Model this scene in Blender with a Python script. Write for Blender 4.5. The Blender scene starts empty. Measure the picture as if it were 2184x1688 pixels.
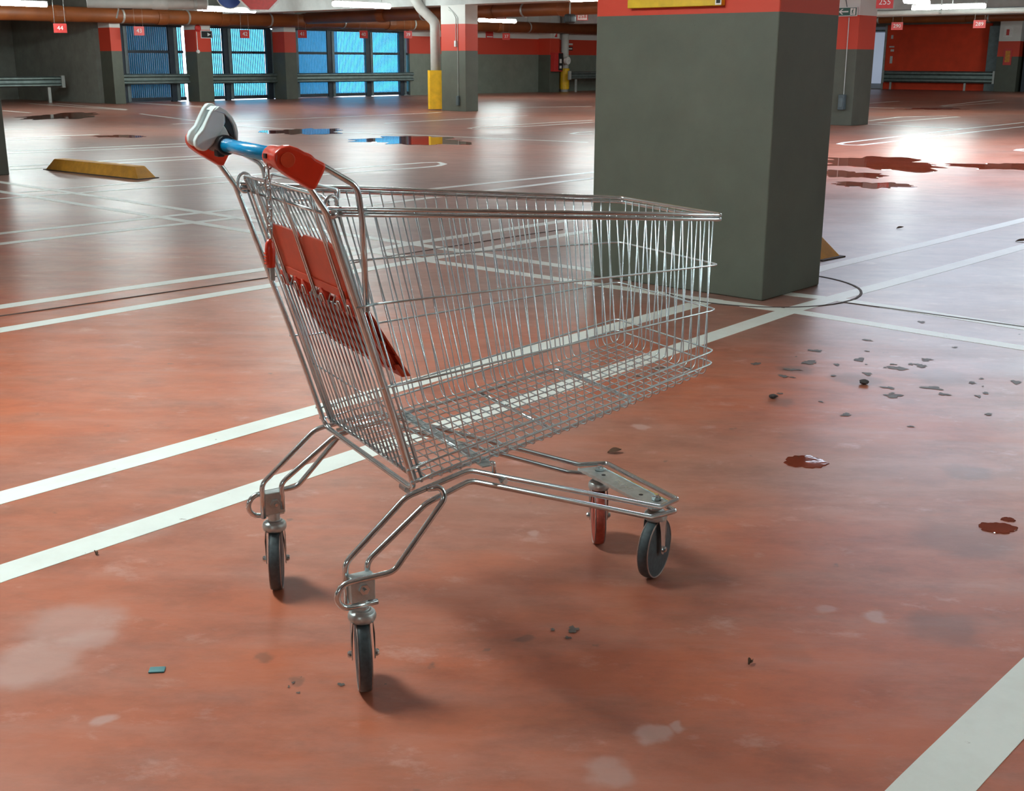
import bpy, math, random
from mathutils import Vector, Matrix
random.seed(7)
C = bpy.context.scene.collection
SC = bpy.context.scene
SKY, EXPO, LAMP = 4.2, 0.74, 56.0     # sky strength, exposure, lamp strength

# ------------------------------------------------------------------ camera
cam_d = bpy.data.cameras.new('camera')
cam_d.sensor_fit = 'HORIZONTAL'; cam_d.sensor_width = 36.0
cam_d.lens = 2505.09 / 2184 * 36.0
cam_d.clip_end = 400
cam = bpy.data.objects.new('camera', cam_d); C.objects.link(cam)
PITCH, ROLL = math.radians(15.9078), math.radians(0.168)
cam.matrix_world = Matrix.Translation((0, 0, 1.2)) @ Matrix.Rotation(math.pi/2 - PITCH, 4, 'X') @ Matrix.Rotation(ROLL, 4, 'Z')
SC.camera = cam

# ------------------------------------------------------------------ world, exposure
w = bpy.data.worlds.new('overcast_sky'); SC.world = w; w.use_nodes = True
nt = w.node_tree; nt.nodes.clear()
bg = nt.nodes.new('ShaderNodeBackground'); bg.inputs['Color'].default_value = (0.74, 0.84, 1.0, 1); bg.inputs['Strength'].default_value = SKY
out = nt.nodes.new('ShaderNodeOutputWorld'); nt.links.new(bg.outputs[0], out.inputs[0])
SC.view_settings.view_transform = 'Standard'; SC.view_settings.look = 'None'
SC.view_settings.gamma = 1.0; SC.view_settings.use_curve_mapping = False
SC.view_settings.exposure = EXPO
SC.cycles.max_bounces = 8; SC.cycles.diffuse_bounces = 5; SC.cycles.glossy_bounces = 4
SC.cycles.transmission_bounces = 4; SC.cycles.sample_clamp_indirect = 6.0
SC.cycles.caustics_reflective = False; SC.cycles.caustics_refractive = False
SC.cycles.use_denoising = True

# ------------------------------------------------------------------ grid frame of the garage
GYAW = math.radians(48.6287)
G1 = Vector((math.cos(GYAW), math.sin(GYAW), 0)); G2 = Vector((-math.sin(GYAW), math.cos(GYAW), 0))
def gw(a, b, z=0.0): return a*G1 + b*G2 + Vector((0, 0, z))

# ------------------------------------------------------------------ materials
def mat(name): 
    m = bpy.data.materials.new(name); m.use_nodes = True
    return m, m.node_tree, m.node_tree.nodes['Principled BSDF']
def N(nt, t, **kw):
    n = nt.nodes.new(t)
    for k, v in kw.items(): setattr(n, k, v)
    return n
def noise(nt, scale, detail=6, rough=0.6, vec=None, stretch=None):
    tc = N(nt, 'ShaderNodeTexCoord'); n = N(nt, 'ShaderNodeTexNoise')
    n.inputs['Scale'].default_value = scale; n.inputs['Detail'].default_value = detail; n.inputs['Roughness'].default_value = rough
    src = tc.outputs['Object']
    if stretch:
        mp = N(nt, 'ShaderNodeMapping'); mp.inputs['Scale'].default_value = stretch[:3]
        if len(stretch) > 3: mp.inputs['Rotation'].default_value = (0, 0, stretch[3])
        nt.links.new(src, mp.inputs['Vector']); src = mp.outputs['Vector']
    nt.links.new(src, n.inputs['Vector'])
    return n.outputs['Fac']
def ramp(nt, fac, stops):
    r = N(nt, 'ShaderNodeValToRGB'); e = r.color_ramp.elements
    while len(e) < len(stops): e.new(0.5)
    for i, (p, c) in enumerate(stops):
        e[i].position = p; e[i].color = (c[0], c[1], c[2], 1) if not isinstance(c, (int, float)) else (c, c, c, 1)
    nt.links.new(fac, r.inputs['Fac']); return r.outputs['Color']
def mix(nt, fac, a, b):
    m = N(nt, 'ShaderNodeMix', data_type='RGBA')
    for s, v in ((m.inputs['Factor'], fac), (m.inputs['A'], a), (m.inputs['B'], b)):
        if hasattr(v, 'links'): nt.links.new(v, s)
        else: s.default_value = v if isinstance(v, (int, float)) else (*v[:3], 1)
    return m.outputs['Result']
def bump(nt, b, fac, strength, dist=0.002):
    n = N(nt, 'ShaderNodeBump'); n.inputs['Strength'].default_value = strength; n.inputs['Distance'].default_value = dist
    nt.links.new(fac, n.inputs['Height']); nt.links.new(n.outputs['Normal'], b.inputs['Normal'])
def simple(name, col, rough=0.5, metal=0.0, var=0.12, scale=20, coat=0.0, bmp=0.0):
    m, nt, b = mat(name)
    f = noise(nt, scale)
    lo = [max(0, c*(1-var)) for c in col]; hi = [min(1, c*(1+var)) for c in col]
    nt.links.new(ramp(nt, f, [(0.3, lo), (0.7, hi)]), b.inputs['Base Color'])
    b.inputs['Roughness'].default_value = rough; b.inputs['Metallic'].default_value = metal
    b.inputs['Coat Weight'].default_value = coat
    if bmp: bump(nt, b, f, bmp)
    return m
def emissive(name, col, strength):
    m, nt, b = mat(name)
    b.inputs['Base Color'].default_value = (0.8, 0.8, 0.8, 1)
    b.inputs['Emission Color'].default_value = (*col, 1); b.inputs['Emission Strength'].default_value = strength
    return m

SPOTS = [(-0.76, 1.981, 0.028, 1, 0.7), (0.166, 1.811, 0.05, 1, 0.5), (0.266, 1.932, 0.030, 1, 0.7), (0.308, 1.949, 0.018, 1, 0.7), (0.824, 2.395, 0.032, 1, 0.6),
         (0.72, 2.441, 0.028, 1, 0.4), (-0.994, 2.172, 0.10, 1, 0.55), (-0.976, 2.36, 0.12, 1, 0.5), (-0.9, 2.28, 0.06, 1, 0.5), (0.446, 3.83, 0.03, 1, 0.6), (0.06, 2.877, 0.018, 1, 0.6),
         (-0.516, 2.194, 0.02, 0, 0.5), (-0.425, 2.118, 0.02, 0, 0.5), (0.03, 2.301, 0.022, 0, 0.6), (0.957, 2.339, 0.09, 0, 0.45), (1.176, 2.853, 0.14, 0, 0.4), (1.378, 3.364, 0.08, 0, 0.5),
         (0.595, 2.241, 0.05, 0, 0.2), (1.36, 4.45, 0.10, 0, 0.6), (1.15, 4.6, 0.07, 0, 0.6), (1.7, 4.5, 0.12, 0, 0.5), (0.98, 4.12, 0.06, 0, 0.5), (2.1, 4.6, 0.2, 0, 0.35), (-1.0, 2.9, 0.1, 1, 0.25), (-0.6, 2.75, 0.08, 0, 0.15)]
def floor_material():
    m, nt, b = mat('red_resin_floor')
    red = (0.48, 0.128, 0.058); red2 = (0.36, 0.095, 0.046); grey = (0.250, 0.163, 0.138); pale = (0.43, 0.24, 0.20)
    c = mix(nt, ramp(nt, noise(nt, 1.1, 7, 0.62), [(0.30, 0.0), (0.74, 1.0)]), red, red2)
    worn = ramp(nt, noise(nt, 0.23, 5, 0.6, stretch=(1, 1.7, 1, -GYAW)), [(0.44, 0.0), (0.70, 0.8)])
    c = mix(nt, worn, c, grey)
    # the driving lane along the second grid axis is worn grey by tyres
    tc = N(nt, 'ShaderNodeTexCoord'); dp = N(nt, 'ShaderNodeVectorMath', operation='DOT_PRODUCT'); dp.inputs[1].default_value = (G1.x, G1.y, 0)
    nt.links.new(tc.outputs['Object'], dp.inputs[0])
    ns = N(nt, 'ShaderNodeMath', operation='MULTIPLY_ADD'); nt.links.new(noise(nt, 0.8, 6, 0.65), ns.inputs[0]); ns.inputs[1].default_value = 3.0; nt.links.new(dp.outputs['Value'], ns.inputs[2])
    mr = N(nt, 'ShaderNodeMapRange'); mr.interpolation_type = 'SMOOTHSTEP'; nt.links.new(ns.outputs[0], mr.inputs['Value'])
    mr.inputs['From Min'].default_value = 5.2; mr.inputs['From Max'].default_value = 7.2; mr.inputs['To Max'].default_value = 0.80
    mr2 = N(nt, 'ShaderNodeMapRange'); mr2.interpolation_type = 'SMOOTHSTEP'; nt.links.new(ns.outputs[0], mr2.inputs['Value'])
    mr2.inputs['From Min'].default_value = 11.5; mr2.inputs['From Max'].default_value = 14.5; mr2.inputs['To Min'].default_value = 1.0; mr2.inputs['To Max'].default_value = 0.35
    ml = N(nt, 'ShaderNodeMath', operation='MULTIPLY'); nt.links.new(mr.outputs[0], ml.inputs[0]); nt.links.new(mr2.outputs[0], ml.inputs[1])
    c = mix(nt, ml.outputs[0], c, grey)
    drag = ramp(nt, noise(nt, 1.6, 8, 0.7, stretch=(1, 4.5, 1, 0.65)), [(0.44, 0.0), (0.78, 0.6)])
    c = mix(nt, drag, c, pale)
    dirt = ramp(nt, noise(nt, 2.3, 9, 0.75, stretch=(1, 2.2, 1, 0.2)), [(0.50, 0.0), (0.80, 0.6)])
    c = mix(nt, dirt, c, (0.17, 0.085, 0.06))
    fleck = ramp(nt, noise(nt, 14, 3, 0.5), [(0.715, 0.0), (0.76, 0.6)])
    c = mix(nt, fleck, c, (0.12, 0.08, 0.07))
    scuff = ramp(nt, noise(nt, 5.0, 6, 0.7, stretch=(1, 1.6, 1, 0.9)), [(0.58, 0.0), (0.80, 0.6)])
    c = mix(nt, scuff, c, (0.60, 0.40, 0.36))
    mo = ramp(nt, noise(nt, 3.4, 10, 0.72, stretch=(1, 1.5, 1, 0.4)), [(0.30, (0.70, 0.66, 0.66)), (0.52, (1, 1, 1)), (0.74, (1.14, 1.2, 1.24))])
    mu = N(nt, 'ShaderNodeMix', data_type='RGBA', blend_type='MULTIPLY'); mu.inputs['Factor'].default_value = 1.0; nt.links.new(c, mu.inputs['A']); nt.links.new(mo, mu.inputs['B']); c = mu.outputs['Result']
    # scuffs (pale) and soft stains (dark) with a shape of their own, where they lie on the floor
    tcs = N(nt, 'ShaderNodeTexCoord'); nz = N(nt, 'ShaderNodeTexNoise'); nz.inputs['Scale'].default_value = 9.0; nz.inputs['Detail'].default_value = 8; nt.links.new(tcs.outputs['Object'], nz.inputs['Vector'])
    wv = N(nt, 'ShaderNodeVectorMath', operation='MULTIPLY_ADD'); nt.links.new(nz.outputs['Color'], wv.inputs[0]); wv.inputs[1].default_value = (0.12, 0.12, 0); nt.links.new(tcs.outputs['Object'], wv.inputs[2])
    PALE, DARK = (0.50, 0.33, 0.30), (0.11, 0.055, 0.04)
    for x, y, r_, col, st in SPOTS:
        ds = N(nt, 'ShaderNodeVectorMath', operation='DISTANCE'); nt.links.new(wv.outputs[0], ds.inputs[0]); ds.inputs[1].default_value = (x+0.06, y+0.06, 0)
        mp = N(nt, 'ShaderNodeMapRange'); mp.interpolation_type = 'SMOOTHSTEP'; nt.links.new(ds.outputs['Value'], mp.inputs['Value'])
        mp.inputs['From Min'].default_value = r_*1.25; mp.inputs['From Max'].default_value = r_*0.55; mp.inputs['To Max'].default_value = st
        c = mix(nt, mp.outputs[0], c, PALE if col else DARK)
    nt.links.new(c, b.inputs['Base Color'])
    r = ramp(nt, noise(nt, 0.5, 6, 0.65, stretch=(1, 1.8, 1, 0.5)), [(0.28, 0.33), (0.72, 0.46)])
    # the floor is wet, so smoother, towards the far side
    d2 = N(nt, 'ShaderNodeVectorMath', operation='DOT_PRODUCT'); d2.inputs[1].default_value = (-0.1, 1.0, 0); nt.links.new(tc.outputs['Object'], d2.inputs[0])
    wm = N(nt, 'ShaderNodeMapRange'); nt.links.new(d2.outputs['Value'], wm.inputs['Value']); wm.inputs['From Min'].default_value = 5.5; wm.inputs['From Max'].default_value = 11; wm.inputs['To Min'].default_value = 1.0; wm.inputs['To Max'].default_value = 0.84
    rm = N(nt, 'ShaderNodeMath', operation='MULTIPLY'); nt.links.new(r, rm.inputs[0]); nt.links.new(wm.outputs[0], rm.inputs[1])
    nt.links.new(rm.outputs[0], b.inputs['Roughness'])
    b.inputs['Specular IOR Level'].default_value = 0.5
    bump(nt, b, noise(nt, 90, 5, 0.6), 0.12, 0.001)
    return m
def paint_material():
    m, nt, b = mat('white_road_paint')
    c = mix(nt, ramp(nt, noise(nt, 3.0, 8, 0.7), [(0.45, 0.0), (0.75, 0.5)]), (0.80, 0.84, 0.80), (0.62, 0.62, 0.57))
    c = mix(nt, ramp(nt, noise(nt, 22, 5, 0.6), [(0.68, 0.0), (0.74, 0.7)]), c, (0.22, 0.16, 0.14))
    nt.links.new(c, b.inputs['Base Color']); b.inputs['Roughness'].default_value = 0.42
    bump(nt, b, noise(nt, 120, 4, 0.6), 0.1, 0.001)
    return m
def banded(name, grey, red, white, z1=1.435, z2=2.06):
    m, nt, b = mat(name)
    tc = N(nt, 'ShaderNodeTexCoord'); sx = N(nt, 'ShaderNodeSeparateXYZ'); nt.links.new(tc.outputs['Object'], sx.inputs[0])
    def step(z):
        a = N(nt, 'ShaderNodeMath', operation='GREATER_THAN'); a.inputs[1].default_value = z
        nt.links.new(sx.outputs['Z'], a.inputs[0]); return a.outputs[0]
    v = noise(nt, 3.0, 8, 0.65)
    g = ramp(nt, v, [(0.3, [k*0.86 for k in grey]), (0.7, [k*1.1 for k in grey])])
    g = mix(nt, ramp(nt, noise(nt, 9, 4, 0.6), [(0.72, 0), (0.78, 0.55)]), g, [k*0.45 for k in grey])
    c = mix(nt, step(z1), g, red); c = mix(nt, step(z2), c, white)
    nt.links.new(c, b.inputs['Base Color']); b.inputs['Roughness'].default_value = 0.55
    bump(nt, b, noise(nt, 160, 5, 0.65), 0.35, 0.002)
    return m

GREY = (0.100, 0.111, 0.086); RED = (0.62, 0.055, 0.025); WHITE = (0.72, 0.72, 0.69)
M = {}
M['floor'] = floor_material()
M['paint'] = paint_material()
M['groove'] = simple('dark_groove', (0.07, 0.05, 0.045), 0.8)
M['pillar'] = banded('pillar_paint', GREY, RED, WHITE)
M['wall'] = banded('wall_paint', (0.20, 0.225, 0.185), RED, WHITE, 1.44, 2.04)
M['darkwall'] = simple('grey_painted_wall', (0.27, 0.285, 0.25), 0.7, var=0.15, scale=3, bmp=0.2)
M['redwall'] = simple('red_painted_wall', (0.90, 0.075, 0.024), 0.75, var=0.1, scale=2)
M['ceiling'] = simple('whitewashed_concrete', (0.58, 0.60, 0.59), 0.85, var=0.15, scale=2, bmp=0.2)
M['steel'] = simple('zinc_plated_steel', (0.66, 0.75, 0.78), 0.17, 0.95, var=0.1, scale=60)
M['wire'] = simple('bright_zinc_wire', (0.66, 0.78, 0.82), 0.27, 0.85, var=0.1, scale=60)
M['plate'] = simple('dull_zinc_plate', (0.50, 0.56, 0.56), 0.40, 0.7, var=0.2, scale=40)
M['redplastic'] = simple('red_plastic', (0.68, 0.042, 0.013), 0.32, var=0.06, scale=30, coat=0.2)
M['seatplastic'] = simple('orange_red_plastic', (0.62, 0.064, 0.017), 0.42, var=0.1, scale=20)
M['blue'] = simple('blue_plastic_sleeve', (0.0, 0.40, 0.85), 0.22, var=0.08, scale=30, coat=0.6)
M['whiteplastic'] = simple('pale_grey_plastic', (0.76, 0.87, 0.88), 0.34, var=0.05, scale=20)
M['blackrubber'] = simple('black_rubber', (0.012, 0.014, 0.02), 0.5, var=0.2)
M['tyre'] = simple('worn_blue_grey_rubber', (0.045, 0.065, 0.075), 0.55, var=0.35, scale=70)
M['redtyre'] = simple('worn_red_rubber', (0.36, 0.06, 0.035), 0.55, var=0.3, scale=70)
M['rim'] = simple('grey_wheel_plastic', (0.055, 0.055, 0.062), 0.5, var=0.25, scale=50)
M['rimedge'] = simple('dusty_wheel_edge', (0.30, 0.22, 0.20), 0.5, var=0.25, scale=50)
M['yellow'] = simple('yellow_paint', (0.86, 0.50, 0.012), 0.5, var=0.15, scale=6)
M['yellowstop'] = simple('worn_yellow_rubber', (0.58, 0.27, 0.02), 0.6, var=0.22, scale=9)
M['orangepipe'] = simple('orange_pvc', (0.26, 0.072, 0.016), 0.5, var=0.2, scale=2)
M['pipegrey'] = simple('grey_white_pvc', (0.58, 0.58, 0.55), 0.5, var=0.08, scale=5)
M['galv'] = simple('galvanised_guardrail', (0.20, 0.25, 0.24), 0.45, 0.7, var=0.2, scale=6)
M['galvlight'] = simple('galvanised_post', (0.50, 0.52, 0.50), 0.5, 0.5, var=0.15, scale=6)
M['darksteel'] = simple('dark_painted_steel', (0.025, 0.035, 0.05), 0.5, 0.2, var=0.2, scale=6)
M['greysteel'] = simple('grey_painted_steel', (0.13, 0.17, 0.18), 0.5, 0.2, var=0.2, scale=6)
M['slat'] = simple('blue_grey_louvre', (0.36, 0.55, 0.78), 0.5, 0.1, var=0.1, scale=6)
M['bluewall'] = simple('blue_cladding', (0.62, 0.76, 0.93), 0.7, var=0.1, scale=2)
M['signred'] = simple('sign_red', (0.60, 0.035, 0.03), 0.45)
M['signblue'] = simple('sign_blue', (0.02, 0.07, 0.35), 0.4)
M['signwhite'] = simple('sign_white', (0.80, 0.80, 0.78), 0.5)
M['signyellow'] = simple('sign_yellow', (0.72, 0.48, 0.015), 0.3)
M['signgreen'] = simple('sign_dark_green', (0.012, 0.09, 0.065), 0.4)
M['black'] = simple('black_plastic', (0.012, 0.012, 0.012), 0.5)
M['box'] = simple('slate_plastic_box', (0.085, 0.12, 0.13), 0.5)
M['doorpanel'] = simple('pale_blue_grey_door', (0.52, 0.60, 0.72), 0.45, var=0.05)
M['amber'] = simple('amber_label', (0.65, 0.25, 0.02), 0.5, var=0.3, scale=15)
M['leaf'] = simple('dry_leaf', (0.11, 0.05, 0.025), 0.8, var=0.3)
M['stone'] = simple('dark_pebble', (0.05, 0.045, 0.045), 0.8, var=0.3, bmp=0.5)
M['teal'] = simple('teal_tag', (0.08, 0.22, 0.24), 0.5)
M['lamp'] = emissive('fluorescent_diffuser', (0.86, 1.0, 0.98), LAMP)
M['lampbody'] = simple('lamp_housing', (0.70, 0.70, 0.70), 0.5)
M['doorglow'] = emissive('door_glow', (0.50, 0.62, 0.85), 0.22)  # faint glow that brightens the door, not a lamp
def pane():
    m, nt, b = mat('cyan_translucent_sheet')
    t = N(nt, 'ShaderNodeBsdfTransparent'); t.inputs['Color'].default_value = (0.30, 0.80, 0.95, 1)
    g = N(nt, 'ShaderNodeBsdfTranslucent'); g.inputs['Color'].default_value = (0.25, 0.62, 0.80, 1)
    x = N(nt, 'ShaderNodeMixShader'); nt.links.new(ramp(nt, noise(nt, 5), [(0.3, 0.08), (0.7, 0.16)]), x.inputs[0]); nt.links.new(t.outputs[0], x.inputs[1]); nt.links.new(g.outputs[0], x.inputs[2])
    nt.links.new(x.outputs[0], nt.nodes['Material Output'].inputs['Surface'])
    return m
M['pane'] = pane()
def water():
    m, nt, b = mat('puddle_water')
    nt.links.new(ramp(nt, noise(nt, 6), [(0.3, (0.13, 0.022, 0.01)), (0.7, (0.20, 0.035, 0.017))]), b.inputs['Base Color'])
    b.inputs['Roughness'].default_value = 0.03; b.inputs['IOR'].default_value = 1.33
    bump(nt, b, noise(nt, 16, 3, 0.5), 0.10, 0.002)
    return m
M['water'] = water()
def stainmat():
    m, nt, b = mat('oil_stain')
    b.inputs['Base Color'].default_value = (0.035, 0.035, 0.032, 1); b.inputs['Roughness'].default_value = 0.6
    return m
M['stain'] = simple('oil_stain', (0.10, 0.08, 0.07), 0.55, var=0.4, scale=25)
M['chalk'] = simple('pale_scuff', (0.50, 0.33, 0.30), 0.6, var=0.3, scale=30)

# ------------------------------------------------------------------ mesh helpers
class MB:
    def __init__(s): s.v = []; s.f = []
    def add(s, vs, fs):
        o = len(s.v); s.v += [tuple(v) for v in vs]; s.f += [tuple(i+o for i in f) for f in fs]; return s
    def box(s, x0, x1, y0, y1, z0, z1, T=None):
        vs = [Vector((x, y, z)) for x in (x0, x1) for y in (y0, y1) for z in (z0, z1)]
        if T is not None: vs = [T @ v for v in vs]
        return s.add(vs, [(0,1,3,2),(4,6,7,5),(0,4,5,1),(2,3,7,6),(0,2,6,4),(1,5,7,3)])
    def tube(s, pts, r, seg=8, closed=False, cap=True):
        P = [Vector(p) for p in pts]; n = len(P)
        def tan(i):
            if closed: return (P[(i+1) % n]-P[i-1]).normalized()
            a = P[min(i+1, n-1)]-P[max(i-1, 0)]; return a.normalized()
        t0 = tan(0); u = t0.orthogonal().normalized(); rings = []
        for i in range(n):
            t = tan(i)
            u = (u - t*u.dot(t)); u = u.normalized() if u.length > 1e-6 else t.orthogonal().normalized()
            v = t.cross(u)
            rr = r[i] if isinstance(r, (list, tuple)) else r
            rings.append([P[i] + (u*math.cos(2*math.pi*k/seg) + v*math.sin(2*math.pi*k/seg))*rr for k in range(seg)])
        o = [p for R in rings for p in R]; F = []
        for i in range(n if closed else n-1):
            j = (i+1) % n
            for k in range(seg):
                l = (k+1) % seg; F.append((i*seg+k, i*seg+l, j*seg+l, j*seg+k))
        if not closed and cap:
            F.append(tuple(range(seg))[::-1]); F.append(tuple((n-1)*seg+k for k in range(seg)))
        return s.add(o, F)
    def lathe(s, prof, seg=24, T=None):   # prof: (r, z) list, axis z
        vs = []; F = []; n = len(prof)
        for r, z in prof:
            for k in range(seg):
                a = 2*math.pi*k/seg; v = Vector((r*math.cos(a), r*math.sin(a), z)); vs.append(T @ v if T is not None else v)
        for i in range(n-1):
            for k in range(seg):
                l = (k+1) % seg; F.append((i*seg+k, i*seg+l, (i+1)*seg+l, (i+1)*seg+k))
        F.append(tuple(range(seg))[::-1]); F.append(tuple((n-1)*seg+k for k in range(seg)))
        return s.add(vs, F)
    def prism(s, poly, a, b, fn):         # poly of 2-D points, extruded from a to b; fn(x, y, t) -> point
        n = len(poly)
        vs = [fn(x, y, a) for x, y in poly] + [fn(x, y, b) for x, y in poly]
        F = [tuple(range(n))[::-1], tuple(range(n, 2*n))] + [(i, (i+1) % n, n+(i+1) % n, n+i) for i in range(n)]
        return s.add(vs, F)
    def build(s, name, m, parent=None, smooth=False, bevel=0.0, seg=2, loc=None, rotz=0.0, sub=0):
        me = bpy.data.meshes.new(name); me.from_pydata(s.v, [], s.f); me.update()
        import bmesh
        bm = bmesh.new(); bm.from_mesh(me); bmesh.ops.recalc_face_normals(bm, faces=bm.faces)
        bm.to_mesh(me); bm.free()
        me.materials.append(M[m] if isinstance(m, str) else m)
        o = bpy.data.objects.new(name, me); C.objects.link(o)
        if parent is not None: o.parent = parent
        if loc is not None: o.location = loc
        o.rotation_euler = (0, 0, rotz)
        if smooth:
            for p in me.polygons: p.use_smooth = True
        if bevel:
            b = o.modifiers.new('bevel', 'BEVEL'); b.width = bevel; b.segments = seg; b.limit_method = 'ANGLE'; b.angle_limit = math.radians(35)
            for p in me.polygons: p.use_smooth = True
            o.modifiers.new('wn', 'WEIGHTED_NORMAL')
        if sub:
            b = o.modifiers.new('sub', 'SUBSURF'); b.levels = sub; b.render_levels = sub
        return o
def fillet(pts, r, n=5, closed=False):
    P = [Vector(p) for p in pts]; out = []; m = len(P)
    for i in range(m):
        if not closed and i in (0, m-1): out.append(P[i]); continue
        a, b, c = P[i-1], P[i], P[(i+1) % m]
        rr = r[i] if isinstance(r, (list, tuple)) else r
        d1, d2 = (a-b), (c-b); ang = d1.angle(d2)
        if rr <= 0 or ang > math.radians(176): out.append(b); continue
        L = min(rr/math.tan(ang/2), d1.length*0.48, d2.length*0.48)
        p, q = b + d1.normalized()*L, b + d2.normalized()*L
        for k in range(n+1):
            t = k/n; out.append((1-t)**2*p + 2*t*(1-t)*b + t*t*q)
    return out
def tag(o, label=None, cat=None, group=None, kind=None):
    if label: o['label'] = label
    if cat: o['category'] = cat
    if group: o['group'] = group
    if kind: o['kind'] = kind
    return o
def thing(name, loc, rotz=0.0, label=None, cat=None, group=None, kind=None):
    o = bpy.data.objects.new(name, None); o.empty_display_size = 0.1; C.objects.link(o)
    o.location = loc; o.rotation_euler = (0, 0, rotz)
    return tag(o, label, cat, group, kind)
def copy_tree(o, parent=None):
    c = o.copy(); C.objects.link(c)
    if parent is not None: c.parent = parent
    for ch in o.children: copy_tree(ch, c)
    return c
def text_mesh(s, size, extrude=0.001):
    cu = bpy.data.curves.new('lettering', 'FONT'); cu.body = s; cu.size = size; cu.extrude = extrude
    cu.align_x = 'CENTER'; cu.align_y = 'CENTER'; cu.resolution_u = 2
    ob = bpy.data.objects.new('lettering', cu); C.objects.link(ob)
    dg = bpy.context.evaluated_depsgraph_get(); dg.update()
    me = bpy.data.meshes.new_from_object(ob.evaluated_get(dg))
    bpy.data.objects.remove(ob); bpy.data.curves.remove(cu)
    return me
def lettering(name, s, size, m, parent, loc, rot=(math.pi/2, 0, 0), sx=1.0):
    me = text_mesh(s, size); me.materials.clear(); me.materials.append(M[m])
    o = bpy.data.objects.new(name, me); C.objects.link(o); o.parent = parent; o.location = loc; o.rotation_euler = rot
    o.scale = (sx, 1, 1); return o
LINES=[
 (0.1,[(-1.506,3.066),(-1.455,3.13),(-1.115,3.522),(-0.691,4.026),(-0.465,4.283),(-0.048,4.776),(0.455,5.367),(1.065,6.073)]),
 (0.1,[(1.661,6.783),(1.896,7.062),(2.889,8.093),(4.054,9.338),(4.882,10.196)]),
 (0.1,[(-1.283,2.562),(-1.24,2.618),(-0.908,3.009),(-0.485,3.523),(0.084,4.199),(0.909,5.198),(1.409,5.8),(1.805,6.213),(2.548,6.974),(3.466,7.933),(4.308,8.804)]),
 (0.115,[(0.60,1.617),(0.718,1.748),(0.786,1.822),(1.01,2.064),(1.225,2.295)]),
 (0.1,[(-2.676,5.707),(-2.581,5.812),(-2.085,6.341),(-1.489,6.937),(-0.634,8.045),(0.387,9.172),(0.791,9.617)]),
 (0.1,[(-2.444,5.183),(-2.358,5.28),(-1.888,5.81),(-1.319,6.437),(-0.899,6.915),(-0.207,7.72),(0.356,8.404),(0.842,8.911)]),
 (0.1,[(-3.803,8.249),(-3.67,8.403),(-2.179,10.03),(-1.39,10.792),(-0.756,11.566),(0.54,12.965),(1.105,13.587)]),
 (0.1,[(-3.593,7.777),(-3.464,7.914),(-2.048,9.461),(-1.301,10.112),(-0.266,11.344),(0.512,12.273),(1.219,13.074)]),
 (0.08,[(-4.627,11.101),(-3.854,12.0),(-3.054,12.778),(-2.106,13.601),(-1.107,14.566),(-0.911,14.642),(-0.829,14.406),(-0.881,14.141),(-1.058,13.912),(-2.056,12.999),(-2.906,12.143),(-3.786,11.353),(-4.59,10.596),(-4.767,10.426)]),
 (0.09,[(-5.703,12.539),(-5.212,12.075),(-3.351,10.391),(-1.931,9.092),(-1.189,8.407),(-0.707,7.99),(-0.227,7.563),(0.303,7.085),(0.826,6.662),(1.301,6.339),(1.739,6.045),(2.104,5.696),(2.403,5.393),(2.578,5.22)]),
 (0.09,[(-5.284,11.593),(-4.838,11.185),(-3.114,9.633),(-1.797,8.442),(-0.529,7.279),(0.284,6.623),(1.054,6.01),(1.445,5.726),(1.866,5.326),(2.234,4.988),(2.398,4.83)]),
 (0.09,[(-8.59,27.85),(-5.28,22.84),(-2.97,20.9),(-1.93,20.34),(1.15,18.39)]),
 (0.09,[(-6.62,23.37),(-4.89,25.47),(-3.12,27.36),(-1.73,29.1)]),
 (0.08,[(-2.55,23.96),(-0.95,25.93),(0.33,27.47)]),
 (0.09,[(1.69,25.46),(0.24,23.76),(-0.65,22.68),(-0.81,22.27),(-0.7,21.92),(0.15,22.81),(1.63,24.57)]),
 (0.09,[(1.41,21.29),(1.12,20.96),(1.0,20.64),(1.1,20.45),(1.37,20.57)]),
 (0.09,[(-1.07,38.27),(-0.5,38.33)]),
 (0.09,[(-0.2,32.16),(2.18,33.35)]),
 (0.09,[(-9.07,21.45),(-8.56,21.48)]),
 (0.09,[(-8.03,18.99),(-7.49,19.5),(-6.9,20.03)]),
 (0.09,[(-7.82,18.49),(-7.06,19.15)]),
 (0.09,[(-6.88,16.23),(-5.94,16.99),(-4.86,17.87)]),
 (0.09,[(-6.71,15.86),(-5.79,16.54),(-4.7,17.32)]),
 (0.09,[(-5.87,13.863),(-5.034,14.67),(-4.08,15.52)]),
 (0.09,[(-5.701,13.453),(-4.887,14.232),(-3.91,15.14)]),
 (0.09,[(-12.45,29.44),(-11.26,28.18)]),
 (0.08,[(-13.7,34.24),(-11.57,31.94),(-9.55,29.93)]),
 (0.08,[(-12.95,34.3),(-9.64,30.22)]),
 (0.08,[(-11.21,35.23),(-8.17,31.87)]),
 (0.08,[(-10.98,35.25),(-8.34,32.52)]),
 (0.09,[(12.93,27.58),(10.6,25.0),(8.44,22.52),(6.5,20.16),(5.11,18.51),(4.95,18.19),(4.98,18.03),(5.2,17.96),(6.5,19.42),(8.38,21.66),(9.95,23.42)]),
 (0.09,[(7.52,25.51),(8.83,27.43),(10.07,27.98),(10.18,27.52),(9.59,26.91),(7.41,24.59)]),
 (0.08,[(10.72,36.45),(12.29,38.56)]),
 (0.09,[(12.2,34.5),(13.84,36.96),(16.03,40.31)]),
 (0.08,[(12.06,33.95),(15.35,37.94)]),
 (0.08,[(9.74,33.09),(10.7,32.43)]),
 (0.09,[(7.11,24.14),(8.44,22.52)]),
 (0.09,[(7.81,17.55),(7.26,17.15),(7.14,16.96),(7.16,16.83),(7.6,17.07)]),
]
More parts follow.
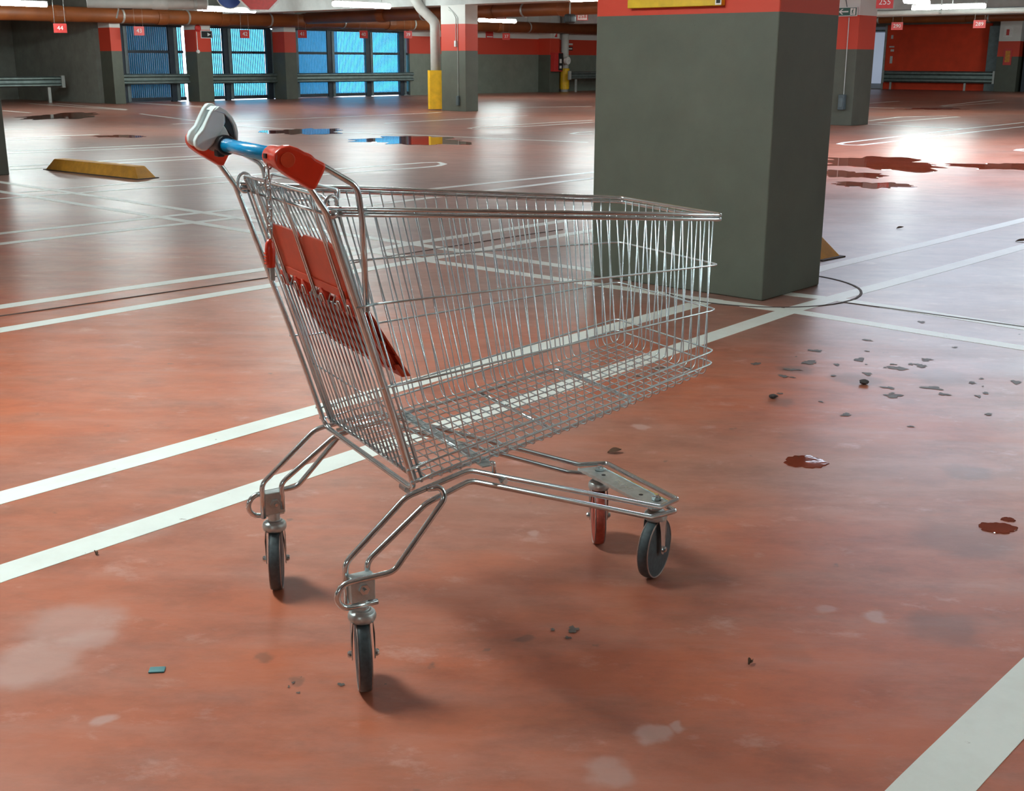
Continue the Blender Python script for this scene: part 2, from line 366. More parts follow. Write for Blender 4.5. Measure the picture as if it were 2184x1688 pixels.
PUDDLES=[
 (0.915,3.464,0.059,0.062),
 (1.302,2.929,0.045,0.039),
 (1.354,2.989,0.018,0.014),
 (4.55,14.7,0.70,0.9),
 (3.651,12.039,0.326,0.330),
 (5.95,14.3,0.560,0.50),
 (3.728,13.224,0.315,0.452),
 (-9.956,26.659,0.707,1.565),
 (-6.403,19.553,0.391,0.317),
 (-1.562,18.765,0.803,1.008),
 (-3.636,21.050,0.570,0.983),
 (11.258,32.393,0.775,0.659),
]
# ------------------------------------------------------------------ the setting: floor, ceiling, walls
def gbox(name, a0, a1, b0, b1, z0, z1, m, parent=None, bevel=0.0):
    """box aligned with the garage grid; origin at the middle of its base on the floor"""
    ca, cb = (a0+a1)/2, (b0+b1)/2
    mb = MB().box(a0-ca, a1-ca, b0-cb, b1-cb, z0, z1)
    return mb.build(name, m, parent, bevel=bevel, loc=gw(ca, cb), rotz=GYAW)
def structure(o, label=None): return tag(o, label, None, None, 'structure')

fl = MB().add([gw(-16, -21), gw(55, -21), gw(55, 37), gw(-16, 37)], [(0, 1, 2, 3)]).build('floor', 'floor')
structure(fl, 'worn glossy red resin floor of the parking garage')
WELL = (11.8, 19.5, 3.7, 7.8)                          # unseen daylight well, added to brighten the floor right of the thick pillar
a0, a1, b0, b1 = WELL
cl = MB()
for x0, x1, y0, y1 in ((-16, a0, -21, 37.2), (a1, 55, -21, 37.2), (a0, a1, -21, b0), (a0, a1, b1, 37.2)): cl.box(x0, x1, y0, y1, 3.15, 3.35)
structure(cl.build('ceiling', 'ceiling', rotz=GYAW))
structure(gbox('trim_1', 21.45, 22.05, -21, 30.2, 2.5, 3.16, 'ceiling'))
structure(gbox('trim_2', 5.4, 6.0, -21, 30.2, 2.5, 3.16, 'ceiling'))
structure(gbox('trim_3', 37.6, 38.2, -21, 30.2, 2.6, 3.16, 'ceiling'))
structure(gbox('wall_far', 30.2, 53.6, 31.5, 31.8, 0, 3.2, 'wall'))
structure(gbox('trim_4', 18.2, 30.2, 31.5, 31.8, 2.18, 3.2, 'darkwall'))
structure(gbox('wall_recess', -16, 18.7, 36.6, 36.9, 0, 3.2, 'darkwall'))
structure(gbox('wall_return', 18.2, 18.5, 31.8, 36.6, 0, 3.2, 'darkwall'))
structure(gbox('wall_right', 53.5, 53.8, -21, 31.5, 0, 3.2, 'darkwall'))
structure(gbox('wall_back', -16.3, -16, -21, 36.9, 0, 3.2, 'wall'))
structure(gbox('wall_near', -16, 53.8, -21.3, -21, 0, 3.2, 'wall'))
structure(gbox('trim_5', 53.42, 53.52, 19.55, 24.28, 0, 2.82, 'redwall'), 'large red painted wall panel behind the long guardrail')
structure(gbox('trim_6', 18.0, 31, 31.9, 60, -0.06, -0.02, 'ceiling'), 'pale ground outside the louvred gates')
o = gbox('outbuilding', 18.7, 22.6, 34.5, 36.0, -0.02, 3.3, 'bluewall')
tag(o, 'blue clad block standing outside the leftmost louvred gate', 'building')
o = gbox('outbuilding', 28.6, 30.9, 36.2, 37.4, -0.02, 3.3, 'bluewall')
tag(o, 'blue clad block outside the left panes of the rightmost louvred gate', 'building')

# painted lines: thin coats of paint on the floor, parts of the floor
def strip(pts, wd, z):
    P = [Vector((x, y, 0)) for x, y in pts]; L, R = [], []
    for i, p in enumerate(P):
        t = (P[min(i+1, len(P)-1)] - P[max(i-1, 0)]).normalized(); n = Vector((-t.y, t.x, 0))
        L.append(p + n*wd/2 + Vector((0, 0, z))); R.append(p - n*wd/2 + Vector((0, 0, z)))
    n = len(P); vs = L + R; dz = Vector((0, 0, -z))
    vs = vs + [v + dz for v in vs]
    F = [(i, n+i, n+i+1, i+1) for i in range(n-1)]
    F += [(i, i+1, 2*n+i+1, 2*n+i) for i in range(n-1)] + [(n+i, 3*n+i, 3*n+i+1, n+i+1) for i in range(n-1)]
    return vs, F
RUN_ON = {0: (1, 0), 1: (0, 1), 2: (1, 1), 3: (1, 1), 4: (1, 0), 5: (1, 0), 6: (1, 0), 7: (1, 0), 9: (1, 1), 10: (1, 1)}   # lines that run on beyond the view
for i, (wd, pts) in enumerate(LINES):
    e0, e1 = RUN_ON.get(i, (0, 0))
    far = lambda p, q: (p[0] + (p[0]-q[0])/math.hypot(p[0]-q[0], p[1]-q[1])*3.5, p[1] + (p[1]-q[1])/math.hypot(p[0]-q[0], p[1]-q[1])*3.5)
    pts = ([far(pts[0], pts[1])] if e0 else []) + list(pts) + ([far(pts[-1], pts[-2])] if e1 else [])
    vs, F = strip(pts, wd, 0.0010 + 0.00004*i)
    MB().add(vs, F).build('painted_line', 'paint', fl)
# saw-cut grooves: a ring round the pillar, straight ones between the double lines
ring = [gw(5.70 + 0.555*math.cos(a), 3.22 + 0.555*math.sin(a)) for a in [math.radians(k) for k in range(150, 391, 8)]]
for pts, wd in (([(p.x, p.y) for p in ring], 0.014), ([(-2.585, 5.5), (-2.487, 5.587), (-1.359, 6.702), (-0.744, 7.477), (-0.072, 8.233), (0.371, 8.695)], 0.012),
                ([(1.709, 5.995), (1.913, 5.830), (2.412, 5.413), (2.70, 5.15)], 0.010)):
    vs, F = strip(pts, wd, 0.0032); MB().add(vs, F).build('floor_groove', 'groove', fl)
# puddles: shallow films of water with a ragged shore
def blob(cx, cy, rx, ry, z, n=56, rag=0.18, seed=0, rot=0.0):
    R = random.Random(seed); ph = [R.uniform(0, 6.28) for _ in range(6)]; vs = []
    for k in range(n):
        a = 2*math.pi*k/n
        q = 1 + rag*(0.5*math.sin(2*a+ph[0]) + 0.4*math.sin(3*a+ph[1]) + 0.35*math.sin(5*a+ph[2]) + 0.3*math.sin(9*a+ph[3]) + 0.25*math.sin(15*a+ph[4]))
        x, y = rx*q*math.cos(a), ry*q*math.sin(a)
        vs.append((cx + x*math.cos(rot) - y*math.sin(rot), cy + x*math.sin(rot) + y*math.cos(rot), z))
    return vs
PL = ['small round rain puddle on the red floor right of the cart', 'small puddle with a bright rim near the right edge of the floor',
      'tiny splash of water beside the puddle near the right edge', 'long shallow puddle beyond the thick pillar, below the far lamp',
      'dark oval puddle close behind the thick pillar', 'ragged wide puddle at the far right between the bays',
      'narrow puddle hugging the right side of the thick pillar', 'long dark puddle at the far left beside the cut-off pillar',
      'thin dark puddle left of the cart handle', 'dark puddle that mirrors the yellow pipe guard', 'shallow puddle just right of the cart handle, far back',
      'faint wet streak in front of the red wall panel']
for i, (x, y, rx, ry) in enumerate(PUDDLES):
    vs = blob(x, y, rx, ry, 0.002, n=80, rag=0.14 if i < 3 else 0.3, seed=i+3)
    n = len(vs); vs = vs + [(vx, vy, 0.0) for vx, vy, vz in blob(x, y, rx*1.04, ry*1.04, 0, n=80, rag=0.14 if i < 3 else 0.3, seed=i+3)]
    o = MB().add([(vx-x, vy-y, vz) for vx, vy, vz in vs], [tuple(range(n))] + [(k, n+k, n+(k+1) % n, (k+1) % n) for k in range(n)]).build('puddle', 'water', loc=(x, y, 0))
    tag(o, PL[i], 'puddle', 'puddles on the garage floor')

# ------------------------------------------------------------------ pillars
def pillar(a0, a1, b0, b1, label, h=3.16):
    o = gbox('pillar', a0, a1, b0, b1, 0, h, 'pillar', bevel=0.008)
    return tag(o, label, 'pillar', 'painted concrete pillars')
pillar(5.37, 6.0, 3.0, 4.12, 'thick grey and red pillar standing right behind the shopping cart')
pillar(5.43, 6.06, 12.585, 13.705, 'grey pillar cut off by the left edge, near the yellow parking stop')
pillar(21.5, 21.94, 20.47, 21.3, 'pillar with a white top beside the yellow pipe guard')
pillar(22.0, 22.75, 10.58, 11.7, 'pillar with the green exit sign, behind the thick pillar')
pillar(18.17, 18.5, 30.9, 31.5, 'slim pillar at the left end of the leftmost louvred gate')
pillar(20.95, 21.47, 30.9, 31.5, 'pillar between the leftmost and the middle louvred gate')
pillar(24.2, 24.66, 30.9, 31.5, 'slim pillar between the middle and the rightmost louvred gate')
pillar(37.3, 37.9, 30.9, 31.5, 'pillar on the far wall carrying the fire box')
tag(gbox('pillar', 52.7, 53.4, 18.05, 18.95, 0, 3.16, 'pillar'), 'narrow pillar with an amber label right of the red wall panel', 'pillar', 'painted concrete pillars')

# ------------------------------------------------------------------ louvred gates
def gate(label, a0, a1, posts, b=31.62, h=2.16):
    root = thing('louvred_gate', gw((a0+a1)/2, b), GYAW, label, 'gate', 'louvred gates in the far wall'); ca = (a0+a1)/2
    for p0, p1 in posts:
        MB().box(p0-ca, p1-ca, -0.05, 0.05, 0, h).build('post', 'darksteel', root)
        MB().box(p1-ca, p1-ca+0.10, -0.07, 0.03, 0.02, h-0.03).build('post', 'greysteel', root)
    for z0, z1 in ((0.03, 0.13), (1.39, 1.47), (0.62, 0.72), (h-0.03, h+0.03)):
        MB().box(a0-ca, a1-ca, -0.03, 0.03, z0, z1).build('rail', 'darksteel', root)
    edges = [a0] + [x for p in posts for x in p] + [a1]
    for k in range(0, len(edges), 2):
        e0, e1 = edges[k], edges[k+1]
        if e1 - e0 < 0.1: continue
        for z0, z1 in ((0.13, 0.62), (0.72, 1.39), (1.47, h-0.03)):
            mb = MB(); x = e0 + 0.02
            while x < e1 - 0.02:
                T = Matrix.Translation((x-ca, 0.0, 0)) @ Matrix.Rotation(math.radians(-8), 4, 'Z')
                mb.box(-0.005, 0.005, -0.028, 0.028, z0, z1, T); x += 0.068
            tag(mb.build('slats', 'slat', root), kind='stuff')
            MB().box(e0-ca, e1-ca, 0.062, 0.066, z0, z1).build('translucent_pane', 'pane', root)
    return root
gate('leftmost louvred gate, its slats dull blue', 18.85, 20.95, [(18.85, 18.97), (20.45, 20.62)])
gate('middle louvred gate with bright cyan slats', 21.47, 24.2, [(22.38, 22.55), (24.0, 24.2)])
gate('rightmost and widest louvred gate, three bays of slats', 24.66, 30.2, [(25.05, 25.16), (26.5, 26.68), (28.2, 28.4), (29.78, 29.98)])

# ------------------------------------------------------------------ guardrails (W profile)
def guardrail(label, p, q, z, legs=(), caps=(False, False), h=0.30):
    p, q = Vector(p), Vector(q); d = q - p; L = d.length; yaw = math.atan2(d.y, d.x)
    root = thing('guardrail', (p.x, p.y, 0), yaw, label, 'guardrail', 'steel guardrails along the walls')
    prof = [(0.0, 0.0), (-0.07, 0.12), (-0.07, 0.25), (0.0, 0.38), (0.0, 0.62), (-0.07, 0.75), (-0.07, 0.88), (0.0, 1.0)]
    prof = [(y, z + k*h) for y, k in prof]; back = [(y+0.012, zz) for y, zz in reversed(prof)]
    MB().prism(prof + back, 0, L, lambda y, zz, t: (t, y, zz)).build('rail', 'galv', root)
    for x in legs:
        MB().box(x-0.045, x+0.045, 0.015, 0.075, 0, z + h*0.8).build('leg', 'galvlight', root, bevel=0.006)
    for k, c in enumerate(caps):
        if c:
            x = L*k; MB().box(x-0.05, x+0.05, -0.09, 0.03, z-0.02, z+h+0.02).build('end_cap', 'galvlight', root, bevel=0.01)
    return root
guardrail('guardrail with a white end cap at the far left in the dark recess', gw(9.0, 33.0), gw(17.75, 33.0), 0.44, legs=(3.0, 8.35), caps=(False, True))
guardrail('guardrail across the leftmost louvred gate', gw(18.75, 31.4), gw(20.98, 31.4), 0.51, legs=())
guardrail('guardrail across the middle louvred gate', gw(21.45, 31.4), gw(24.5, 31.4), 0.50, legs=())
guardrail('long guardrail across the rightmost louvred gate', gw(24.6, 31.4), gw(30.25, 31.4), 0.50, legs=())
guardrail('guardrail end showing between the far yellow pipe and the thick pillar', gw(37.9, 30.4), gw(43.0, 30.4), 0.50, legs=(0.5, 4.0), caps=(True, False))
guardrail('guardrail on two white legs before the red wall panel', gw(52.9, 24.05), gw(52.9, 19.05), 0.32, legs=(0.35, 3.75), caps=(True, True), h=0.5)

# ------------------------------------------------------------------ door, glow panel, far wall furniture
d1 = gbox('door_1', 53.40, 53.5, 24.30, 25.6, 0.02, 2.75, 'doorpanel'); structure(d1, 'pale blue grey door left of the red wall panel')
MB().box(-0.075, -0.05, -0.58, 0.60, 0.25, 2.5).build('door_glow_panel', 'doorglow', d1)  # emissive panel added so the door looks lit
MB().box(-0.09, -0.05, -0.69, -0.60, 0, 2.8).build('door_frame', 'galvlight', d1)
MB().box(-0.10, -0.05, -0.6, 0.65, 2.55, 2.62).build('door_frame', 'greysteel', d1)

# ------------------------------------------------------------------ pipes under the ceiling
def pipe(name, label, cat, pts, r, m, couplings=(), clamps=(), fr=0.5, group=None, seg=20):
    P = fillet(pts, fr, 7); o = P[0].copy()
    root = thing(name, o, 0, label, cat, group)
    MB().tube([p-o for p in P], r, seg).build('pipe_run', m, root, smooth=True)
    p0, p1 = Vector(pts[0]), Vector(pts[-1])
    d = (p1-p0).normalized()
    for t in couplings:
        c = p0.lerp(p1, t) - o; MB().tube([c - d*0.16, c - d*0.10, c + d*0.10, c + d*0.16], [r*1.10, r*1.16, r*1.16, r*1.10], seg).build('coupling', m, root, smooth=False)
    for t in clamps:
        c = p0.lerp(p1, t) - o; mb = MB().tube([c - d*0.03, c + d*0.03], r*1.06, seg)
        mb.tube([c + Vector((0, 0, r)), c + Vector((0, 0, 3.149 - (c+o).z))], 0.012, 6); mb.build('clamp', 'galvlight', root)
    return root
pipe('drain_pipe', 'thick orange drain pipe running along the louvred gates', 'pipe', [gw(2, 30.62, 2.31), gw(44, 30.62, 2.47)], 0.195, 'orangepipe',
     couplings=(0.10, 0.27, 0.345, 0.42, 0.47, 0.545, 0.63, 0.76), clamps=(0.20, 0.39, 0.44, 0.51, 0.58, 0.655, 0.72, 0.80), group='orange drain pipes')
pipe('drain_pipe', 'orange drain pipe crossing to the pillar with the white top', 'pipe', [gw(24.6, 30.2, 2.46), gw(24.6, 13, 2.52)], 0.17, 'orangepipe',
     couplings=(0.2, 0.45, 0.6), clamps=(0.30, 0.52, 0.8), group='orange drain pipes')
pipe('drain_pipe', 'orange brown drain pipe above the red wall panel', 'pipe', [gw(44.5, 27, 2.74), gw(44.5, -5, 2.74)], 0.13, 'orangepipe',
     couplings=(0.3, 0.6), clamps=(0.2, 0.33), group='orange drain pipes')
pipe('duct_pipe', 'pale grey pipe under the ceiling at the upper left', 'pipe', [gw(13.3, 23.4, 2.33), gw(15.45, 22.3, 2.33)], 0.10, 'pipegrey', couplings=(0.6,), clamps=(0.9,))
pipe('duct_pipe', 'thin white pipe below the lamp at the upper right', 'pipe', [gw(27.6, 17, 2.30), gw(27.6, -2, 2.30)], 0.06, 'pipegrey', clamps=(0.3, 0.5))
pipe('duct_pipe', 'thin dark pipe beside the lamp at the upper right', 'pipe', [gw(30.6, 17, 2.47), gw(30.6, -2, 2.47)], 0.03, 'darksteel', clamps=(0.25, 0.36, 0.42))
dp = pipe('downpipe', 'white downpipe beside the pillar, its foot in a yellow guard', 'pipe',
     [gw(21.62, 21.62, 0.02), gw(21.62, 21.62, 2.12), gw(21.4, 21.9, 2.45), gw(21.1, 22.1, 3.0)], 0.125, 'pipegrey', fr=0.25)
U = [(-0.20, 0.19), (-0.20, -0.14), (-0.15, -0.20), (0.15, -0.20), (0.20, -0.14), (0.20, 0.19), (0.18, 0.19), (0.18, -0.13), (0.14, -0.18), (-0.14, -0.18), (-0.18, -0.13), (-0.18, 0.19)]
g = MB().prism(U, 0.03, 0.97, lambda x, y, t: (x, y, t)).build('pipe_guard', 'yellow', loc=gw(21.62, 21.62), rotz=GYAW - math.pi/4); tag(g, 'bright yellow metal guard around the foot of the white downpipe', 'guard')
dp2 = pipe('downpipe', 'grey downpipe with a yellow foot on the far wall', 'pipe', [gw(38.35, 31.0, 0.0), gw(38.35, 31.0, 2.9)], 0.16, 'pipegrey')
MB().lathe([(0.20, 0.12), (0.20, 0.9), (0.17, 0.92), (0.17, 0.10)], 16).build('yellow_sleeve', 'yellow', dp2)

# ------------------------------------------------------------------ ceiling lamps
def lamp(a, b, along2, label, L=1.8, z=2.38):
    root = thing('ceiling_light', gw(a, b, z), GYAW + (math.pi/2 if along2 else 0), label, 'lamp', 'fluorescent battens under the ceiling')
    MB().box(-L/2, L/2, -0.035, 0.035, 0.135, 0.17).build('housing', 'lampbody', root, bevel=0.008)
    prof = [(0.058*math.cos(t), 0.085 - 0.055*math.sin(t)) for t in [2*math.pi*k/16 for k in range(16)]]
    MB().prism(prof, -L/2+0.02, L/2-0.02, lambda y, z, t: (t, y, z)).build('diffuser', 'lamp', root)
    for x in (-L*0.35, L*0.35): MB().tube([(x, 0, 0.16), (x, 0, 3.14 - z)], 0.008, 6).build('hanger_rod', 'galvlight', root)
lamp(13.95, 27.96, False, 'ceiling lamp at the upper left corner of the view')
lamp(19.25, 26.9, False, 'ceiling lamp before the orange pipe, below the round blue sign')
lamp(19.7, 22.14, False, 'ceiling lamp right of the red octagonal sign')
lamp(30.0, 27.1, False, 'ceiling lamp below the red number 259 sign')
lamp(29.1, 11.75, True, 'ceiling lamp at the upper right before the red wall panel')
lamp(26.0, 11.2, False, 'half hidden ceiling lamp behind the one at the upper right', 1.2)
UNSEEN_LAMPS = [(0.80, 3.9), (1.10, 3.9), (5.2, -2.2), (2.0, 13.0), (10.2, 12.6), (7.5, -6.5), (-6, 10), (9.3, 20.2), (11.0, 18.6), (1.0, 21.5), (18.5, 4.6), (18.0, -4), (20.6, 15.6), (26.4, 18.2), (34, 21.5), (36.5, 24), (47.5, 13.5), (40, 8), (27, -6), (-7, -3)]  # lamps out of view; some added to light floor, pillar and far walls
WHERE = ['above the floor left of the cart, outside the view', 'left of the cart, second of a close pair, added to deepen the cart shadow', 'added as fill light, off to the right', 'above the left bays near the cut-off pillar', 'above the floor behind the thick pillar',
         'added as fill light, far behind the viewer to the right', 'far left of the cart, outside the view', 'above the bays before the leftmost gate, over the frame', 'added to brighten the wet floor before the gates, over the frame', 'at the far left beyond the cut-off pillar', 'at the right beyond the view', 'far right of the thick pillar, outside the view',
         'behind the thick pillar near the white-topped pillar', 'hidden behind the thick pillar', 'hidden behind the thick pillar, farther back, added to light the far wall', 'hidden behind the thick pillar before the far wall, added to light it',
         'added to brighten the red wall panel, outside the view', 'in the right corner beyond the view', 'at the far right rear, outside the view', 'behind the viewer to the left']
for k, ((a, b), wh) in enumerate(zip(UNSEEN_LAMPS, WHERE)): lamp(a, b, True, 'unseen ceiling lamp ' + wh, z=2.95 if k < 2 else 2.38)

# ------------------------------------------------------------------ signs
def facing(loc, skew=0.0): return math.atan2(-loc[0], loc[1]) + skew
def number_sign(txt, loc, wd, ht, label, skew=0.0, up=True, white_low=False):
    root = thing('number_sign', loc, facing(loc, skew), label, 'sign', 'red bay number signs')
    MB().box(-wd/2, wd/2, 0.0, 0.012, -ht/2, ht/2).build('plate', 'signred', root)
    if white_low: MB().box(-wd*0.42, wd*0.42, -0.004, 0.0, -ht*0.44, ht*0.12).build('number_field', 'signwhite', root)
    lettering('lettering', txt, ht*(0.52 if white_low else 0.66), 'signred' if white_low else 'signwhite', root, (0, -0.006, -ht*0.16 if white_low else 0), sx=1.0)
    for x in (-wd*0.4, wd*0.4): MB().tube([(x, 0.006, ht/2), (x, 0.006, 3.15-loc[2])], 0.0025, 6).build('hanger', 'galvlight', root)
number_sign('44', (-11.23, 30.5, 1.95), 0.31, 0.22, 'red number 44 sign hanging before the dark recess')
for txt, a, z, lab in (('43', 18.77, 1.97, 'red number 43 sign before the leftmost gate'), ('42', 22.32, 1.95, 'red number 42 sign before the middle gate'),
                       ('41', 24.49, 1.99, 'red number 41 sign at the left end of the rightmost gate'), ('40', 27.03, 2.02, 'red number 40 sign before the centre of the rightmost gate'),
                       ('39', 29.04, 2.05, 'red number 39 sign at the right end of the rightmost gate'), ('37', 34.06, 2.07, 'red number 37 sign on the white band of the far wall')):
    p = gw(a - 0.06, 30.28, z); number_sign(txt, (p.x, p.y, z), 0.29, 0.24, lab, skew=0.35)
number_sign('259', (-0.36, 36.0, 2.48), 0.30, 0.20, 'red number 259 sign above the lamp right of the white-topped pillar', white_low=True)
number_sign('258', (1.85, 32.95, 2.39), 0.30, 0.28, 'red number 258 sign beside the thick pillar', white_low=True)
number_sign('255', (6.76, 22.51, 2.25), 0.30, 0.22, 'red number 255 sign right of the green exit sign')
number_sign('290', (10.42, 33.41, 2.14), 0.30, 0.20, 'red number 290 sign at the left end of the red wall panel')
number_sign('289', (12.04, 31.8, 2.15), 0.30, 0.20, 'red number 289 sign at the right end of the red wall panel')
# round blue and octagonal red road signs, only their lower ends in view
r = thing('road_sign', (-4.60, 20.07, 2.21), facing((-4.47, 19.49)), 'round blue road sign with a white rim hanging at the top', 'sign', 'road signs under the ceiling')
RX = Matrix.Rotation(math.pi/2, 4, 'X')
MB().lathe([(0.215, -0.004), (0.215, 0.006)], 40, RX).build('rim', 'signwhite', r)
MB().lathe([(0.198, 0.004), (0.198, 0.010)], 40, RX).build('face', 'signblue', r)
MB().tube([(0, 0, 0.2), (0, 0, 0.97)], 0.012, 8).build('hanger', 'galvlight', r)
r = thing('road_sign', (-4.02, 19.59, 2.31), facing((-4.02, 19.59)), 'red octagonal road sign with a white rim hanging at the top', 'sign', 'road signs under the ceiling')
O8 = Matrix.Rotation(math.pi/2, 4, 'X') @ Matrix.Rotation(math.pi/8, 4, 'Z')
MB().lathe([(0.395, -0.004), (0.395, 0.006)], 8, O8).build('rim', 'signwhite', r)
MB().lathe([(0.365, 0.004), (0.365, 0.010)], 8, O8).build('face', 'signred', r)
MB().tube([(0, 0, 0.35), (0, 0, 0.84)], 0.012, 8).build('hanger', 'galvlight', r)

# things on a pillar face whose outside looks towards -g1: local x -> -g2 (right in view), y -> into wall, z up
def on_face(name, a, b, z, label, cat, group=None):
    return thing(name, gw(a, b, z), GYAW - math.pi/2, label, cat, group)
# yellow information board on the thick pillar
r = on_face('information_board', 5.37, 3.60, 1.47, 'yellow information board on the red band of the thick pillar', 'sign')
MB().box(-0.29, 0.29, -0.035, 0.0, 0.0, 0.5).build('board', 'signyellow', r, bevel=0.004)
MB().box(0.255, 0.29, -0.038, -0.034, 0.004, 0.07).build('corner_label', 'signwhite', r)
MB().box(0.262, 0.284, -0.040, -0.037, 0.012, 0.034).build('corner_label', 'black', r)
# green running-man exit sign on the right pillar
def exit_sign(root, wd, ht):
    MB().box(-wd/2, wd/2, -0.03, 0.0, -ht/2, ht/2).build('plate', 'signwhite', root, bevel=0.004)
    MB().box(-wd*0.47, wd*0.47, -0.034, -0.028, -ht*0.42, ht*0.42).build('face', 'signgreen', root)
    s = ht
    MB().prism([(-0.44*wd, 0), (-0.27*wd, 0.30*s), (-0.20*wd, 0.30*s), (-0.32*wd, 0.07*s), (0.06*wd, 0.07*s), (0.06*wd, -0.07*s), (-0.32*wd, -0.07*s), (-0.20*wd, -0.30*s), (-0.27*wd, -0.30*s)],
               -0.037, -0.033, lambda x, z, t: (x, t, z)).build('arrow', 'signwhite', root)
    MB().box(0.16*wd, 0.42*wd, -0.037, -0.033, -0.36*s, 0.36*s).build('doorway', 'signwhite', root)
    mb = MB(); cx = 0.28*wd
    mb.lathe([(0.055*s, -0.001), (0.055*s, 0.003)], 10, Matrix.Translation((cx+0.02*wd, -0.038, 0.25*s)) @ RX)
    for a, b, r_ in (((0.0, 0.18), (-0.02, -0.04), 0.055), ((-0.02, -0.04), (0.06, -0.16), 0.035), ((0.06, -0.16), (0.02, -0.31), 0.03), ((-0.02, -0.04), (-0.05, -0.18), 0.035), ((-0.05, -0.18), (-0.12, -0.22), 0.03),
                     ((0.0, 0.16), (0.07, 0.06), 0.026), ((0.07, 0.06), (0.12, 0.09), 0.022), ((0.0, 0.16), (-0.07, 0.08), 0.026), ((-0.07, 0.08), (-0.08, -0.02), 0.022)):
        mb.tube([(cx + a[0]*s*1.1, -0.037, a[1]*s), (cx + b[0]*s*1.1, -0.037, b[1]*s)], r_*s, 6)
    mb.build('running_figure', 'signgreen', root)
r = on_face('exit_sign', 21.97, 10.81, 2.125, 'green and white exit sign with an arrow and running figure on the right pillar', 'sign')
exit_sign(r, 0.40, 0.17); MB().tube([(-0.02, -0.015, 0.085), (-0.09, -0.015, 0.35), (-0.2, -0.015, 0.8)], 0.008, 6).build('cable', 'darksteel', r)
r = on_face('junction_box', 21.99, 10.77, 0.44, 'slate grey switch box with a cable low on the right pillar', 'box')
MB().box(-0.07, 0.055, -0.10, 0.0, -0.14, 0.15).build('case', 'box', r, bevel=0.01)
MB().box(-0.045, 0.03, -0.108, -0.098, -0.09, 0.08).build('lid', 'greysteel', r, bevel=0.004)
MB().tube([(0.0, -0.015, 0.15), (-0.01, -0.015, 1.58)], 0.008, 6).build('cable', 'galvlight', r)
# conduit and socket on the white-topped pillar
r = on_face('conduit', 21.5, 20.72, 0.25, 'thin conduit with sockets on the white-topped pillar', 'conduit')
MB().box(-0.04, 0.04, -0.05, 0.0, -0.11, 0.12).build('socket', 'box', r, bevel=0.006)
MB().tube([(0.0, -0.012, 0.12), (0.0, -0.012, 1.95), (-0.10, -0.012, 2.05), (-0.3, -0.012, 2.2)], 0.007, 6).build('cable', 'galvlight', r)
MB().tube([(-0.06, -0.012, 1.42), (-0.06, -0.012, 1.95), (-0.16, -0.012, 2.08), (-0.3, -0.012, 2.14)], 0.007, 6).build('cable', 'galvlight', r)
MB().box(-0.09, -0.03, -0.05, 0.0, 1.28, 1.42).build('socket', 'signwhite', r, bevel=0.006)

# things on the far wall: local x -> g1 (right in view), y -> into the wall
def on_far(name, a, b, z, label, cat, group=None): return thing(name, gw(a, b, z), GYAW, label, cat, group)
r = on_far('fire_box', 37.62, 30.9, 1.22, 'red fire box with a black window on the far pillar', 'box')
MB().box(-0.28, 0.22, -0.22, 0.0, -0.42, 0.30).build('case', 'signred', r, bevel=0.01)
MB().box(-0.05, 0.21, -0.235, -0.215, -0.38, 0.28).build('door', 'black', r); MB().box(0.0, 0.12, -0.245, -0.23, -0.10, 0.06).build('label', 'signwhite', r)
MB().box(0.0, 0.12, -0.245, -0.23, -0.30, -0.20).build('label', 'signwhite', r)
r = on_far('hose_reel', 38.13, 30.7, 1.22, 'white hose reel beside the red fire box', 'reel')
MB().lathe([(0.08, -0.08), (0.15, -0.07), (0.15, 0.07), (0.08, 0.08)], 18, RX).build('drum', 'signwhite', r); MB().lathe([(0.03, -0.10), (0.03, 0.10)], 10, RX).build('hub', 'pipegrey', r)
r = on_far('fire_sign', 37.6, 30.88, 2.2, 'small red and white fire sign above the fire box', 'sign')
MB().box(-0.14, 0.14, -0.015, 0, -0.13, 0.13).build('plate', 'signwhite', r); MB().prism([(-0.09, -0.09), (0.09, -0.09), (0.09, 0.09)], -0.02, -0.014, lambda x, z, t: (x, t, z)).build('pictogram', 'signred', r)
r = on_far('exit_sign', 21.31, 30.9, 1.93, 'dark emergency sign with a white arrow on the pillar left of the middle gate', 'sign')
MB().box(-0.19, 0.19, -0.03, 0, -0.11, 0.11).build('plate', 'signwhite', r); MB().box(-0.175, 0.175, -0.034, -0.028, -0.09, 0.09).build('face', 'black', r)
MB().prism([(0.03, 0.05), (0.14, 0), (0.03, -0.05)], -0.038, -0.033, lambda x, z, t: (x, t, z)).build('arrow', 'signwhite', r)
r = on_far('alarm_bell', 21.03, 30.9, 2.1, 'small round red alarm bell above the dark emergency sign', 'bell')
MB().lathe([(0.10, 0.0), (0.10, 0.04), (0.05, 0.08), (0.01, 0.085)], 18, RX).build('dome', 'signred', r); MB().tube([(-0.05, -0.01, -0.1), (-0.05, -0.01, -0.62)], 0.012, 6).build('cable', 'signwhite', r)
MB().lathe([(0.05, 0.0), (0.05, 0.05)], 14, Matrix.Translation((-0.05, 0, -0.66)) @ RX).build('button', 'signwhite', r)
r = on_far('globe_lamp', 31.95, 31.28, 1.72, 'round white globe on the red band of the far wall', 'lamp')
MB().lathe([(0.02, -0.19)] + [(0.19*math.sin(math.radians(k)), -0.19*math.cos(math.radians(k))) for k in range(10, 180, 14)] + [(0.02, 0.19)], 20).build('globe', 'signwhite', r, smooth=True)
MB().lathe([(0.07, -0.22), (0.07, -0.1)], 12, RX).build('base', 'pipegrey', r)
r = on_far('notice', 34.4, 31.5, 2.18, 'small red notice with white lettering bars on the white band', 'sign')
